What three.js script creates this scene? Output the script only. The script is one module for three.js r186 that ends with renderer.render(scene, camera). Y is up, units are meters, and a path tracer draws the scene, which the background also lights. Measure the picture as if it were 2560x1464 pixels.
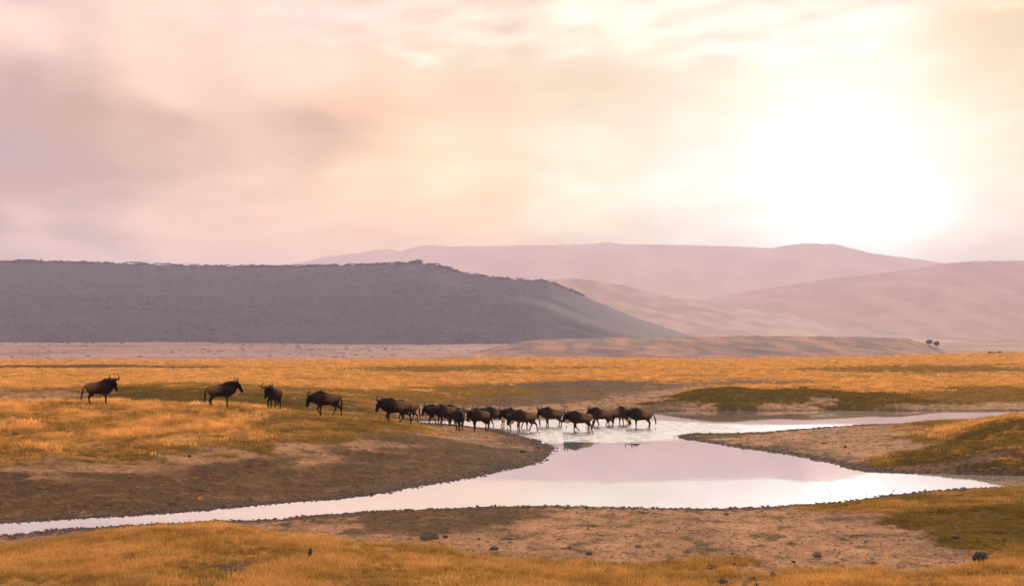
import * as THREE from 'three';
import { mergeGeometries } from 'three/addons/utils/BufferGeometryUtils.js';

// ---------------------------------------------------------------- camera, sky, sun, exposure
const FOCAL = 4223, MIDX = 1280, HORIZON = 905, EYE = 4.3;       // measured on the photograph (2560 x 1464)
const scene = new THREE.Scene();
const camera = new THREE.PerspectiveCamera(2 * Math.atan(732 / FOCAL) * 180 / Math.PI, 2560 / 1464, 0.5, 60000);
camera.position.set(0, EYE, 0);
camera.lookAt(0, EYE, -10);
camera.setViewOffset(2560, 1464, 0, 732 - HORIZON, 2560, 1464);
camera.updateProjectionMatrix();

const renderer = new THREE.WebGLRenderer({ antialias: true });
renderer.toneMapping = THREE.LinearToneMapping;
renderer.toneMappingExposure = 1.0;
renderer.shadowMap.enabled = true;

const SUN_AZ = Math.atan((2110 - MIDX) / FOCAL), SUN_EL = 6.8 * Math.PI / 180;
const sunDir = new THREE.Vector3(Math.sin(SUN_AZ) * Math.cos(SUN_EL), Math.sin(SUN_EL), -Math.cos(SUN_AZ) * Math.cos(SUN_EL));
const sun = new THREE.DirectionalLight(new THREE.Color(1.0, 0.79, 0.56), 5.0);
sun.position.copy(sunDir).multiplyScalar(400).add(new THREE.Vector3(0, 0, -90));
sun.target.position.set(0, 0, -90);
sun.castShadow = true; sun.shadow.radius = 5;
sun.shadow.mapSize.set(2048, 2048);
Object.assign(sun.shadow.camera, { left: -150, right: 150, top: 120, bottom: -120, near: 1, far: 900 });
scene.add(sun, sun.target);

const HAZE = 1.15e-4;
scene.fog = new THREE.FogExp2(new THREE.Color(0.76, 0.70, 1.0), HAZE);

// ---------------------------------------------------------------- noise
function rng(seed) { let a = seed >>> 0; return () => { a = (a + 0x6D2B79F5) | 0; let t = Math.imul(a ^ (a >>> 15), 1 | a); t = (t + Math.imul(t ^ (t >>> 7), 61 | t)) ^ t; return ((t ^ (t >>> 14)) >>> 0) / 4294967296; }; }
const GR = new Float32Array(512);
{ const r = rng(77); for (let i = 0; i < 256; i++) { const a = r() * Math.PI * 2; GR[2 * i] = Math.cos(a); GR[2 * i + 1] = Math.sin(a); } }
const PERM = new Uint8Array(1024);
{ const r = rng(5), p = [...Array(256).keys()]; for (let i = 255; i > 0; i--) { const j = Math.floor(r() * (i + 1)); [p[i], p[j]] = [p[j], p[i]]; } for (let i = 0; i < 1024; i++) PERM[i] = p[i & 255]; }
function noise(x, y) {
  const xi = Math.floor(x), yi = Math.floor(y), fx = x - xi, fy = y - yi, X = xi & 255, Y = yi & 255;
  const u = fx * fx * fx * (fx * (fx * 6 - 15) + 10), v = fy * fy * fy * (fy * (fy * 6 - 15) + 10);
  const a = PERM[PERM[X] + Y], b = PERM[PERM[X + 1] + Y], c = PERM[PERM[X] + Y + 1], d = PERM[PERM[X + 1] + Y + 1];
  const n0 = GR[2 * a] * fx + GR[2 * a + 1] * fy, n1 = GR[2 * b] * (fx - 1) + GR[2 * b + 1] * fy;
  const n2 = GR[2 * c] * fx + GR[2 * c + 1] * (fy - 1), n3 = GR[2 * d] * (fx - 1) + GR[2 * d + 1] * (fy - 1);
  return 1.41 * (n0 + u * (n1 - n0) + v * ((n2 + u * (n3 - n2)) - (n0 + u * (n1 - n0))));
}
function fbm(x, y, n = 4) { let s = 0, a = 0.5; for (let i = 0; i < n; i++) { s += a * noise(x, y); x = x * 2.03 + 17.3; y = y * 2.03 + 9.1; a *= 0.5; } return s; }
const clamp = (x, a = 0, b = 1) => x < a ? a : x > b ? b : x, lerp = (a, b, t) => a + (b - a) * t;
const smooth = (a, b, x) => { const t = clamp((x - a) / (b - a)); return t * t * (3 - 2 * t); };
const lin = (c) => { c /= 255; return c <= 0.04045 ? c / 12.92 : ((c + 0.055) / 1.055) ** 2.4; };
const along = (pts, x) => { if (x <= pts[0][0]) return pts[0][1]; for (let i = 1; i < pts.length; i++) if (x <= pts[i][0]) { const [a, b] = [pts[i - 1], pts[i]]; return lerp(a[1], b[1], (x - a[0]) / (b[0] - a[0])); } return pts[pts.length - 1][1]; };

// ---------------------------------------------------------------- sky: thin high cloud with a veiled low sun, computed for the whole dome
{
  // [bearing, elevation] in units of the picture, then the colour of the cloud there; the last ones go on beyond the frame
  const A = [
    [-100, 560, 200, 176, 178], [260, 545, 208, 184, 180], [-250, 300, 194, 170, 175], [-300, 480, 198, 174, 177], [150, 460, 194, 170, 173], [-200, 610, 232, 204, 196], [50, 30, 228, 202, 198], [90, 150, 252, 222, 212], [60, 270, 206, 180, 178], [60, 400, 192, 168, 173], [260, 330, 212, 186, 178], [90, 520, 204, 180, 178], [200, 610, 236, 208, 198],
    [420, 60, 252, 226, 212], [480, 200, 250, 218, 204], [450, 300, 220, 192, 182], [420, 430, 216, 190, 180], [480, 520, 238, 208, 196], [560, 600, 249, 214, 196],
    [820, 40, 246, 220, 210], [850, 150, 254, 228, 212], [820, 310, 224, 193, 181], [740, 390, 234, 203, 189], [960, 250, 252, 212, 192], [900, 480, 252, 220, 198], [950, 580, 253, 216, 194],
    [1150, 40, 250, 224, 208], [1150, 130, 255, 235, 216], [1150, 230, 254, 220, 200], [1150, 400, 254, 228, 204], [1250, 560, 254, 224, 198],
    [1450, 60, 255, 244, 226], [1450, 220, 254, 232, 212], [1450, 400, 255, 244, 228], [1450, 540, 254, 240, 220],
    [1750, 60, 254, 240, 224], [1800, 250, 253, 234, 216], [1750, 400, 255, 246, 236], [1750, 540, 255, 242, 230],
    [2080, 60, 254, 238, 222], [2080, 220, 254, 236, 218], [2080, 420, 262, 258, 254], [2080, 560, 262, 258, 252],
    [2450, 40, 252, 224, 196], [2450, 180, 252, 230, 206], [2480, 350, 254, 238, 220], [2450, 560, 254, 238, 224],
    [-900, 200, 226, 202, 196], [-900, 600, 232, 206, 196], [-700, -400, 248, 226, 214], [3500, 300, 254, 232, 208], [3400, -400, 252, 236, 216], [3600, 700, 250, 226, 204],
    [1300, -500, 255, 240, 222], [300, -700, 252, 232, 218], [2300, -700, 255, 242, 222],
  ].map(([x, y, r, g, b]) => [x, y, lin(r), lin(g), lin(b)]);
  const AIR = [0.66, 0.54, 0.63];
  const W = 4096, H = 2048, data = new Float32Array(W * H * 4);
  const far = [1.74, 1.48, 1.44], round = [0.86, 0.70, 0.60];           // unseen zenith cloud raised to light the ground, tinted blue to colour the haze
  for (let row = 0; row < H; row++) {
    const el = ((row + 0.5) / H - 0.5) * Math.PI;
    for (let col = 0; col < W; col++) {
      const o = (row * W + col) * 4;
      data[o + 3] = 1;
      if (el < -0.01) { data[o] = 0.42; data[o + 1] = 0.28; data[o + 2] = 0.2; continue; }
      let az = ((col + 0.5) / W - 0.25) * 2 * Math.PI; if (az > Math.PI) az -= 2 * Math.PI;
      const inner = Math.abs(az) < 0.5 && el < 0.35;
      let px = MIDX + FOCAL * clamp(az, -0.9, 0.9), py = HORIZON - FOCAL * Math.min(el, 0.6);
      const k = 1 / (Math.sin(el) + 0.07), cx = Math.sin(az) * Math.cos(el) * k, cz = Math.cos(az) * Math.cos(el) * k;
      const n1 = fbm(cx * 0.9 + 3.1, cz * 0.55 + 1.7, inner ? 4 : 2), n2 = fbm(cx * 1.3 + 40, cz * 0.8 + 11, inner ? 5 : 2);
      px += n1 * 230; py += n2 * 110;
      let r = 0, g = 0, b = 0, w = 0;
      {
        for (const p of A) { const dx = (px - p[0]) / 1.35, dy = py - p[1], q = 1 / (dx * dx + dy * dy + 2600), ww = q * q; r += ww * p[2]; g += ww * p[3]; b += ww * p[4]; w += ww; }
        r /= w; g /= w; b /= w;
      }
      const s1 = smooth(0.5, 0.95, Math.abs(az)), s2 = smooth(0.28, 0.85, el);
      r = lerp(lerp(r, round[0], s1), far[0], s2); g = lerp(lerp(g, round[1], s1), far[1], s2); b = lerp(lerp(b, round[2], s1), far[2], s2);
      // streaks and small rippled cloud
      const s = fbm(cx * 2.2 + 9, cz * 1.1 + 5, inner ? 5 : 2) + (inner ? 0.4 * fbm(cx * 5 + 1, cz * 3.2 + 4, 4) : 0), fine = inner ? fbm(cx * 7 + cz * 1.5 + 2, cz * 6.5 + 8, 5) : 0;
      const edge = along([[-400, 150], [300, 60], [900, 130], [1280, 150], [1480, 135], [1700, 178], [1860, 170], [2000, 140], [2120, 150], [2200, 90], [2560, 60], [3000, 80]], px) + fine * 55;
      const deck = smooth(26, -22, py - n2 * 60 - edge) * smooth(0.6, 0.3, el) * smooth(0.9, 0.4, Math.abs(az)) * smooth(350, 1250, px);
      const m = 1 + s * 0.16 + deck * (0.05 + fine * 0.34);
      const lift = smooth(1900, 700, px); r *= (0.995 + 0.13 * lift) * m; g *= (0.985 + 0.12 * lift) * m * (1 + deck * 0.012); b *= (0.965 + 0.13 * lift) * m * (1 + deck * 0.04);
      // the veiled sun: cloud lit from behind
      const c = Math.sin(el) * sunDir.y + Math.cos(el) * (Math.sin(az) * sunDir.x - Math.cos(az) * sunDir.z), a = Math.acos(clamp(c, -1, 1));
      const glow = 0.34 * Math.exp(-((a / 0.075) ** 2)) + 0.10 * Math.exp(-a / 0.14);
      // low down the air below adds its own veil, so the sky behind it is that much clearer and deeper
      const T = Math.max(0.42, Math.exp(-HAZE * Math.min(760 / Math.max(Math.sin(el), 0.01), 16000)));
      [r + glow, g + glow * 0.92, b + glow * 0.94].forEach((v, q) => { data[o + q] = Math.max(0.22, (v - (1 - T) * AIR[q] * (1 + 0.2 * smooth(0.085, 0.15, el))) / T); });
    }
  }
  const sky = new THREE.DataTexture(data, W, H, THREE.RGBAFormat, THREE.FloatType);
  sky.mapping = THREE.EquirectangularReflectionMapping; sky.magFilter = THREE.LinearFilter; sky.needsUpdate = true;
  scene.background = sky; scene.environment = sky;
}

// ---------------------------------------------------------------- naming
const taken = new Map();
function numbered(name) { const n = taken.get(name) ?? 0; taken.set(name, n + 1); return n ? name + '_' + String(n).padStart(3, '0') : name; }
function tag(o, label, category, group) { o.userData.label = label; o.userData.category = category; if (group) o.userData.group = group; return o; }
function solid(name, geometry, material, parent = scene) { const m = new THREE.Mesh(geometry, material); m.name = parent === scene ? numbered(name) : name; m.castShadow = m.receiveShadow = true; parent.add(m); return m; }
function setting(name, geometry, material, label) { const m = solid(name, geometry, material); m.userData.kind = 'structure'; if (label) m.userData.label = label; return m; }
function thing(name, x, y, z, turn, label, category, group) { const g = new THREE.Group(); g.name = numbered(name); g.position.set(x, y, z); g.rotation.y = turn; scene.add(g); return tag(g, label, category, group); }

// ---------------------------------------------------------------- the lie of the land
// A surveyed place: [bearing px, level py, depth in metres, ground cover]; P() turns it into metres.
const P = (px, py, d) => [(px - MIDX) / FOCAL * d, EYE - (py - HORIZON) / FOCAL * d, -d];
const wd = (py) => FOCAL * EYE / (py - HORIZON);                      // depth of the water's level at py
const SHORE = {
  south: [[-330, 1372], [0, 1338], [82, 1334], [124, 1324], [220, 1321], [286, 1316], [412, 1309], [550, 1301], [700, 1299], [762, 1292], [900, 1282], [977, 1275], [1092, 1272], [1161, 1269.5], [1257, 1265.5], [1380, 1265], [1521, 1268.5], [1663, 1270.5], [1781, 1272], [1875, 1269.5], [1980, 1263.5], [2101, 1255.5], [2160, 1246], [2219, 1238], [2313, 1228], [2384, 1222.5], [2440, 1220], [2560, 1216], [2900, 1212]],
  spit: [[2900, 1196], [2560, 1189.5], [2408, 1186], [2266, 1182], [2173, 1178.5], [2139, 1173.5], [2072, 1156.7], [2004, 1141.5], [1903, 1126], [1818, 1113], [1751, 1103], [1712, 1097], [1694, 1089], [1734, 1084], [1801, 1084], [1903, 1081], [1970, 1075.7], [2038, 1069], [2139, 1062.5], [2207, 1060.5], [2359, 1055.5], [2426, 1051], [2452, 1044], [2560, 1038], [2900, 1036]],
  north: [[2900, 1026], [2560, 1027], [2100, 1027], [1700, 1027.5], [1639, 1030], [1563, 1031], [1450, 1036], [1340, 1041], [1260, 1046], [1165, 1047.5], [1090, 1049], [1010, 1051]],
  west: [[1000, 1054], [1060, 1057], [1110, 1060], [1140, 1062.5], [1175, 1067], [1217, 1071], [1240, 1074], [1258, 1078], [1281, 1085], [1317, 1094.5], [1350, 1104], [1372, 1112], [1381, 1120], [1378, 1135], [1351, 1153], [1310, 1165], [1269, 1175], [1200, 1190], [1126, 1202], [1056, 1214], [965, 1232], [855, 1247], [700, 1258], [550, 1271.5], [412, 1284], [275, 1292], [137, 1300], [0, 1308.6], [-330, 1326]],
};
const POND = [...SHORE.south, ...SHORE.spit, ...SHORE.north, ...SHORE.west].map(([px, py]) => { const p = P(px, py, wd(py)); return [p[0], -p[2]]; });
function pondDistance(x, d) {                                        // metres to the waterline; negative in the water
  let best = 1e9, inside = false;
  for (let i = 0, n = POND.length, j = n - 1; i < n; j = i++) {
    const ax = POND[j][0], ad = POND[j][1], bx = POND[i][0], bd = POND[i][1], ex = bx - ax, ed = bd - ad;
    const t = clamp(((x - ax) * ex + (d - ad) * ed) / (ex * ex + ed * ed)), qx = ax + ex * t - x, qd = ad + ed * t - d, q = qx * qx + qd * qd;
    if (q < best) best = q;
    if ((ad > d) !== (bd > d) && x < (bx - ax) * (d - ad) / (bd - ad) + ax) inside = !inside;
  }
  return inside ? -Math.sqrt(best) : Math.sqrt(best);
}
// covers: g tall gold grass, f amber grass, o short olive grass, k dark olive grass, m brown mud, p pale trodden flat
const SURVEY = [
  [0, 1464, 25, 'f'], [400, 1464, 24, 'f'], [800, 1464, 24.5, 'f'], [1280, 1464, 26, 'f'], [1700, 1464, 27.5, 'f'], [2100, 1464, 28.5, 'f'], [2560, 1464, 28, 'f'],
  [0, 1400, 33, 'f'], [69, 1385, 34, 'f'], [165, 1354, 36, 'f'], [275, 1337, 37, 'f'], [385, 1323, 38, 'f'], [550, 1318, 38.5, 'f'], [632, 1330, 37.5, 'f'], [735, 1347, 36.5, 'f'], [872, 1364, 35.5, 'f'], [1010, 1377, 34.5, 'f'], [1147, 1402, 33, 'f'], [1290, 1428, 31, 'f'],
  [400, 1380, 31, 'f'], [800, 1399, 28.5, 'f'], [150, 1420, 30, 'f'], [600, 1360, 33.5, 'f'], [620, 1440, 26, 'f'], [480, 1445, 25.5, 'o'], [540, 1436, 26.2, 'm'], [900, 1442, 26.8, 'o'], [1130, 1448, 27.4, 'o'], [1050, 1430, 29, 'f'],
  [0, 1352, 40, 'p'], [100, 1347, 40.2, 'p'], [180, 1338, 41.2, 'p'], [300, 1325, 42.6, 'p'], [600, 1310, 44, 'p'], [750, 1325, 42.3, 'p'], [900, 1340, 40.6, 'p'], [1000, 1300, 45, 'm'], [1000, 1340, 40.3, 'p'], [1200, 1292, 46, 'm'], [1200, 1360, 38.5, 'p'], [1200, 1395, 35, 'p'], [1500, 1300, 44.8, 'p'], [1500, 1350, 39.5, 'p'], [1500, 1400, 34.5, 'p'], [1420, 1438, 31, 'f'], [1800, 1300, 44.7, 'p'], [1800, 1350, 39, 'p'], [1800, 1402, 34.2, 'p'], [1700, 1434, 31.3, 'f'], [2100, 1300, 44.3, 'p'], [2100, 1350, 38.8, 'p'], [2100, 1402, 34, 'p'], [2150, 1436, 31.2, 'f'],
  [2250, 1260, 49.5, 'o'], [2400, 1245, 52, 'o'], [2550, 1235, 53, 'o'], [2180, 1275, 47.3, 'o'], [2300, 1300, 43.5, 'k'], [2500, 1290, 44.2, 'k'], [2550, 1340, 38.8, 'k'], [2350, 1335, 39.6, 'p'], [2250, 1325, 41, 'p'], [2430, 1345, 38.5, 'k'], [2400, 1400, 34, 'p'], [2550, 1400, 33.5, 'f'], [2300, 1400, 34, 'p'], [2450, 1425, 31.6, 'f'],
  [0, 1270, 48.8, 'm'], [0, 1230, 53, 'm'], [300, 1240, 52, 'm'], [600, 1220, 55.5, 'm'], [900, 1190, 61.5, 'm'], [1100, 1160, 68.5, 'm'], [1250, 1125, 79, 'm'], [1300, 1102, 89, 'm'], [1210, 1085, 96, 'p'], [1130, 1078, 98, 'p'],
  [0, 1185, 59, 'm'], [300, 1183, 60.5, 'm'], [600, 1165, 64.5, 'm'], [900, 1132, 71, 'm'], [1100, 1103, 80, 'm'], [1150, 1130, 75, 'm'],
  [60, 1172, 60.5, 'p'], [300, 1162, 62.8, 'p'], [560, 1145, 66.6, 'p'], [750, 1126, 71, 'p'], [950, 1106, 75.5, 'p'], [1130, 1091, 86, 'p'], [1240, 1106, 85.5, 'p'], [0, 1155, 62.5, 'o'], [300, 1145, 65.4, 'o'], [600, 1125, 69.4, 'o'], [900, 1090, 78, 'o'], [1050, 1076, 86, 'o'],
  [0, 1120, 67, 'g'], [300, 1100, 72, 'g'], [550, 1082, 77, 'g'], [700, 1080, 79, 'o'], [850, 1065, 84, 'o'],
  [0, 1060, 76, 'g'], [250, 1060, 78, 'g'], [500, 1047, 83, 'g'], [700, 1048, 87, 'o'], [620, 1036, 89, 'g'],
  [0, 1001, 91, 'g'], [150, 1005, 92, 'g'], [300, 1008, 93, 'g'], [420, 1010, 94, 'g'], [550, 1014, 97, 'g'], [700, 1022, 99, 'o'], [850, 1032, 100, 'o'], [950, 1043, 101, 'o'], [1010, 1054, 102, 'o'], [1090, 1064, 105, 'p'],
  [60, 988, 130, 'p'], [170, 986, 132, 'p'], [300, 1000, 116, 'k'], [450, 998, 117, 'k'], [650, 1010, 119, 'k'], [800, 1022, 121, 'k'], [950, 1031, 124, 'o'],
  [300, 970, 136, 'k'], [500, 966, 141, 'o'], [700, 976, 146, 'o'], [900, 986, 150, 'o'], [1050, 992, 155, 'o'], [1150, 1002, 155, 'o'], [1250, 1011, 152, 'm'], [420, 984, 126, 'k'], [620, 992, 128, 'k'],
  [950, 1046, 118, 'm'], [1080, 1039, 127, 'p'], [1200, 1030, 138, 'p'], [1350, 1020, 146, 'p'], [1500, 1010, 155, 'p'], [1300, 1004, 158, 'm'], [1450, 995, 166, 'm'], [1600, 1000, 165, 'p'], [1650, 1015, 152, 'm'],
  [100, 962, 168, 'g'], [400, 950, 190, 'g'], [700, 957, 186, 'g'], [900, 966, 188, 'g'], [1100, 972, 192, 'o'], [1000, 962, 205, 'g'], [1250, 977, 193, 'o'], [1400, 972, 200, 'm'], [1430, 957, 215, 'm'], [1530, 960, 212, 'm'], [1550, 978, 192, 'm'], [1650, 984, 184, 'p'], [1350, 948, 235, 'g'], [250, 975, 150, 'o'],
  [0, 930, 260, 'g'], [400, 930, 260, 'g'], [800, 935, 255, 'g'], [1200, 940, 250, 'g'], [1600, 945, 240, 'g'], [2000, 945, 240, 'g'], [2400, 950, 230, 'g'], [2560, 950, 230, 'g'], [250, 916, 360, 'm'], [130, 917, 355, 'm'], [1100, 924, 300, 'o'], [2350, 926, 300, 'o'],
  [0, 910, 420, 'g'], [640, 910, 420, 'g'], [1280, 908, 420, 'g'], [1920, 908, 420, 'g'], [2560, 904, 420, 'g'],
  [0, 898, 640, 'g'], [640, 898, 640, 'g'], [1000, 898, 640, 'g'], [1280, 893.5, 640, 'g'], [1500, 895, 640, 'g'], [1800, 897, 640, 'g'], [2000, 894, 640, 'g'], [2200, 890, 640, 'g'], [2400, 885, 640, 'g'], [2560, 882, 640, 'g'],
  [1750, 1014, 154, 'p'], [2000, 1014, 154, 'p'], [2300, 1012, 156, 'p'], [2530, 1010, 159, 'p'], [1720, 999, 159, 'k'], [1900, 1002, 157, 'k'], [2100, 1002, 157, 'k'], [2280, 1003, 158, 'k'], [1770, 981, 164, 'k'], [1850, 979, 165, 'k'], [2000, 984, 165, 'k'], [2150, 990, 166, 'k'], [2350, 996, 171, 'o'], [2500, 996, 171, 'o'], [1900, 966, 194, 'g'], [2200, 971, 189, 'g'], [2480, 978, 186, 'o'], [1900, 960, 200, 'm'],
  [1760, 1093, 95.7, 'm'], [1850, 1098, 92.5, 'p'], [1950, 1095, 93, 'p'], [1950, 1122, 82, 'm'], [2050, 1090, 94, 'p'], [2050, 1120, 80.5, 'p'], [2150, 1080, 97, 'p'], [2150, 1130, 76.5, 'p'], [2130, 1158, 70.2, 'm'], [2250, 1070, 98, 'p'], [2250, 1110, 80, 'p'], [2220, 1150, 70.4, 'o'], [2350, 1066, 98, 'o'], [2350, 1100, 82, 'o'], [2330, 1140, 71, 'k'], [2400, 1165, 66.3, 'm'], [2540, 1176, 63.5, 'm'], [2270, 1172, 66.5, 'm'], [2440, 1079, 78, 'k'], [2440, 1122, 72, 'o'], [2560, 1045, 80, 'g'], [2560, 1080, 74, 'k'], [2540, 1132, 69, 'o'], [2450, 1056, 92, 'g'], [2500, 1046, 90, 'g'], [2440, 1051, 105, 'o'], [2470, 1100, 75, 'k'],
];
const COVERS = 'gfokmp', UK = 5;
const knots = SURVEY.map(([px, py, d, c]) => { const p = P(px, py, d); return { u: (px - MIDX) / FOCAL * UK, w: Math.log(d), h: p[1], c: COVERS.indexOf(c) }; });
for (const [u, d, h] of [[-0.3, 105, 1.5], [-0.2, 106, 1.35], [-0.12, 110, 0.9], [-0.28, 112, 1.5], [-0.3, 12, 1.3], [0, 12, 1.35], [0.3, 12, 1.2], [-0.3, 4, 1.8], [0, 4, 1.9], [0.3, 4, 1.8], [0.2, 100, 0.2], [0.25, 112, 0.35]]) knots.push({ u: u * UK, w: Math.log(d), h, c: -1 });
POND.forEach(([x, d], i) => { if (i % 2 === 0) knots.push({ u: x / d * UK, w: Math.log(d), h: 0, c: -1 }); });
// multiquadric surface through the surveyed heights
const KC = 0.0025, reachOf = (a, b) => Math.sqrt((a.u - b.u) ** 2 + (a.w - b.w) ** 2 + KC);
const KW = (() => {
  const n = knots.length + 1, M = [];
  for (let i = 0; i < n - 1; i++) { const row = new Float64Array(n + 1); for (let j = 0; j < n - 1; j++) row[j] = reachOf(knots[i], knots[j]) - (i === j ? 0.004 : 0); row[n - 1] = 1; row[n] = knots[i].h; M.push(row); }
  const last = new Float64Array(n + 1); last.fill(1, 0, n - 1); M.push(last);
  for (let c = 0; c < n; c++) {
    let p = c; for (let r = c + 1; r < n; r++) if (Math.abs(M[r][c]) > Math.abs(M[p][c])) p = r;
    [M[c], M[p]] = [M[p], M[c]];
    for (let r = c + 1; r < n; r++) { const f = M[r][c] / M[c][c]; if (f) for (let k = c; k <= n; k++) M[r][k] -= f * M[c][k]; }
  }
  const out = new Float64Array(n);
  for (let r = n - 1; r >= 0; r--) { let s = M[r][n]; for (let k = r + 1; k < n; k++) s -= M[r][k] * out[k]; out[r] = s / M[r][r]; }
  return out;
})();
// heights and covers on a lattice of bearing and depth, read back smoothly
const LU = 221, LW = 281, U0 = -0.36, U1 = 0.36, W0 = Math.log(4), W1 = Math.log(640);
const lattice = new Float32Array(LU * LW * 7);
for (let j = 0; j < LW; j++) for (let i = 0; i < LU; i++) {
  const u = lerp(U0, U1, i / (LU - 1)) * UK, w = lerp(W0, W1, j / (LW - 1)), o = (j * LU + i) * 7;
  let h = KW[knots.length], tot = 0; const cw = [0, 0, 0, 0, 0, 0];
  for (let k = 0; k < knots.length; k++) {
    const q = knots[k], r2 = (u - q.u) ** 2 + (w - q.w) ** 2;
    h += KW[k] * Math.sqrt(r2 + KC);
    if (q.c >= 0) { const dx = u - q.u, dw = (w - q.w) * 2.2, e = 1 / (dx * dx + dw * dw + 0.0004), ww = e * e; cw[q.c] += ww; tot += ww; }
  }
  lattice[o] = h; for (let c = 0; c < 6; c++) lattice[o + 1 + c] = cw[c] / tot;
}
function survey(u, d, out) {
  const fi = clamp((u - U0) / (U1 - U0)) * (LU - 1.001), fj = clamp((Math.log(d) - W0) / (W1 - W0)) * (LW - 1.001), i = Math.floor(fi), j = Math.floor(fj), a = fi - i, b = fj - j;
  const o = (j * LU + i) * 7, p = o + LU * 7;
  for (let c = 0; c < 7; c++) out[c] = lerp(lerp(lattice[o + c], lattice[o + 7 + c], a), lerp(lattice[p + c], lattice[p + 7 + c], a), b);
  return out;
}
const tmp = new Float32Array(7);
const floorAt = (d) => d < 1500 ? 0.5 : d < 2250 ? 0.5 + 0.038 * (d - 1500) : 29 + 0.0132 * (d - 2250);
// the ground: {h, cover shares, distance to the water} at (x, d)
const G = { h: 0, c: new Float32Array(6), s: 0 };
function ground(x, d, u = x / d) {
  const wob = fbm(x * 0.16 + 5, d * 0.16, 3);
  if (d > 640) {                                                     // behind the plain's edge: the crater floor, rising towards the hills
    survey(u, 640, tmp);
    const fall = smooth(640, 900, d), floor = floorAt(d) + fbm(x * 0.0012, d * 0.0012, 3) * 8 * smooth(1500, 2600, d);
    G.h = d < 900 ? lerp(tmp[0], 0.5, fall) : floor; G.s = 1e3;
    G.c.fill(0); G.c[0] = 1 - smooth(800, 1300, d); G.c[5] = 1 - G.c[0];
    return G;
  }
  const j1 = fbm(x * 0.11 + 31, d * 0.11 + 3, 4), j2 = fbm(x * 0.35 + 71, d * 0.35 + 3, 3);
  survey(u + (j1 * 0.05 + j2 * 0.035), d * (1 + j1 * 0.08 + j2 * 0.07), tmp);
  for (let c = 0; c < 6; c++) G.c[c] = tmp[c + 1];
  survey(u, d, tmp);
  let h = tmp[0];
  const s = d > 35 && d < 180 ? pondDistance(x, d) + wob * 0.35 + noise(x * 1.7, d * 1.7) * 0.12 : 60;
  if (s < 0) { G.h = -Math.min(0.17, 0.02 + -s * 0.04); G.s = s; return G; }
  h = Math.max(h, 0.02 + Math.min(0.25, s * 0.02));
  h = lerp(0.015 + s * 0.03, h, smooth(0, 3.5, s));
  const grass = G.c[0] + G.c[1] + G.c[2] * 0.7 + G.c[3] * 0.9, near = smooth(0.2, 2, s);
  h += near * ((0.10 * fbm(x * 0.45, d * 0.45, 3) + 0.05 * fbm(x * 1.9, d * 1.9, 2)) * (0.35 + grass) + 0.03 * noise(x * 4.1, d * 4.1) + (G.c[4] + G.c[5]) * 0.035 * fbm(x * 2.6 + 5, d * 1.7, 3));
  if (d > 130) h += fbm(x * 0.05 + 3, d * 0.03, 3) * 0.5 * smooth(170, 260, d);
  G.h = h; G.s = s;
  return G;
}
const groundY = (x, z) => ground(x, -z).h;

// ---------------------------------------------------------------- the ground sheet
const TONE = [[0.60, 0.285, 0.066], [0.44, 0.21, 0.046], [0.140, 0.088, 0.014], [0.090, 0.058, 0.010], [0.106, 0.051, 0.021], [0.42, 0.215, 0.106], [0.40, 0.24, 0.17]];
function coverColor(x, d, out) {
  const c = G.c, n1 = fbm(x * 0.6 + 11, d * 0.25, 3), n2 = noise(x * 3.3, d * 1.6), n3 = fbm(x * 0.08 + 4, d * 0.035 + 8, 3);
  let w = 0; out[0] = out[1] = out[2] = 0;
  for (let k = 0; k < 6; k++) { const q = Math.max(0, c[k] + (k & 1 ? n1 : -n1) * 0.25 * (c[k] > 0.02 ? 1 : 0)) ** 2.2; w += q; for (let e = 0; e < 3; e++) out[e] += q * TONE[k][e]; }
  let f = 1 + n1 * 0.45 + n2 * 0.3;
  if (d > 100) { const p = smooth(0.02, 0.3, n3 + n1 * 0.4) * smooth(100, 150, d) * 0.55 * clamp(1.3 - c[4] - c[5]); for (let e = 0; e < 3; e++) out[e] = lerp(out[e], TONE[2][e] * w * 0.9, p); }
  const bare = clamp(c[4] + c[5]) * (d < 200 ? 1 : 0);
  if (bare > 0.1) {                                                    // sparse sward, dung and dried crust on the bare flats
    const n4 = fbm(x * 1.1 + 7, d * 0.62 + 2, 4), n5 = noise(x * 2.3 + 31, d * 1.5), g1 = smooth(0.05, 0.34, n4) * 0.75 * bare, g2 = smooth(0.08, 0.4, -n4 + n5 * 0.25) * 0.7 * bare, g3 = smooth(0.42, 0.75, n5 + n4) * 0.75 * bare;
    for (let e = 0; e < 3; e++) { let q = out[e] / w; q = lerp(q, TONE[2][e] * 0.85, g1); q = lerp(q, lerp(TONE[4][e] * 2.1, TONE[5][e] * 1.2, c[5]), g2); q = lerp(q, TONE[4][e] * 0.42, g3); out[e] = q * w; }
  }
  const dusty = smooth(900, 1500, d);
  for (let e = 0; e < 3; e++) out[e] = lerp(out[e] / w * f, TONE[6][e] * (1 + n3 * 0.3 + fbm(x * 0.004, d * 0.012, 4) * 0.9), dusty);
  if (G.s < 1.6 && G.s > -5) {                                        // wet silt at the waterline, broken into clods
    const wet = smooth(1.4, 0.1, G.s + n2 * 0.7 + n1 * 1.2);
    out[0] = lerp(out[0], 0.075, wet); out[1] = lerp(out[1], 0.05, wet); out[2] = lerp(out[2], 0.036, wet);
  }
  return out;
}
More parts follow.
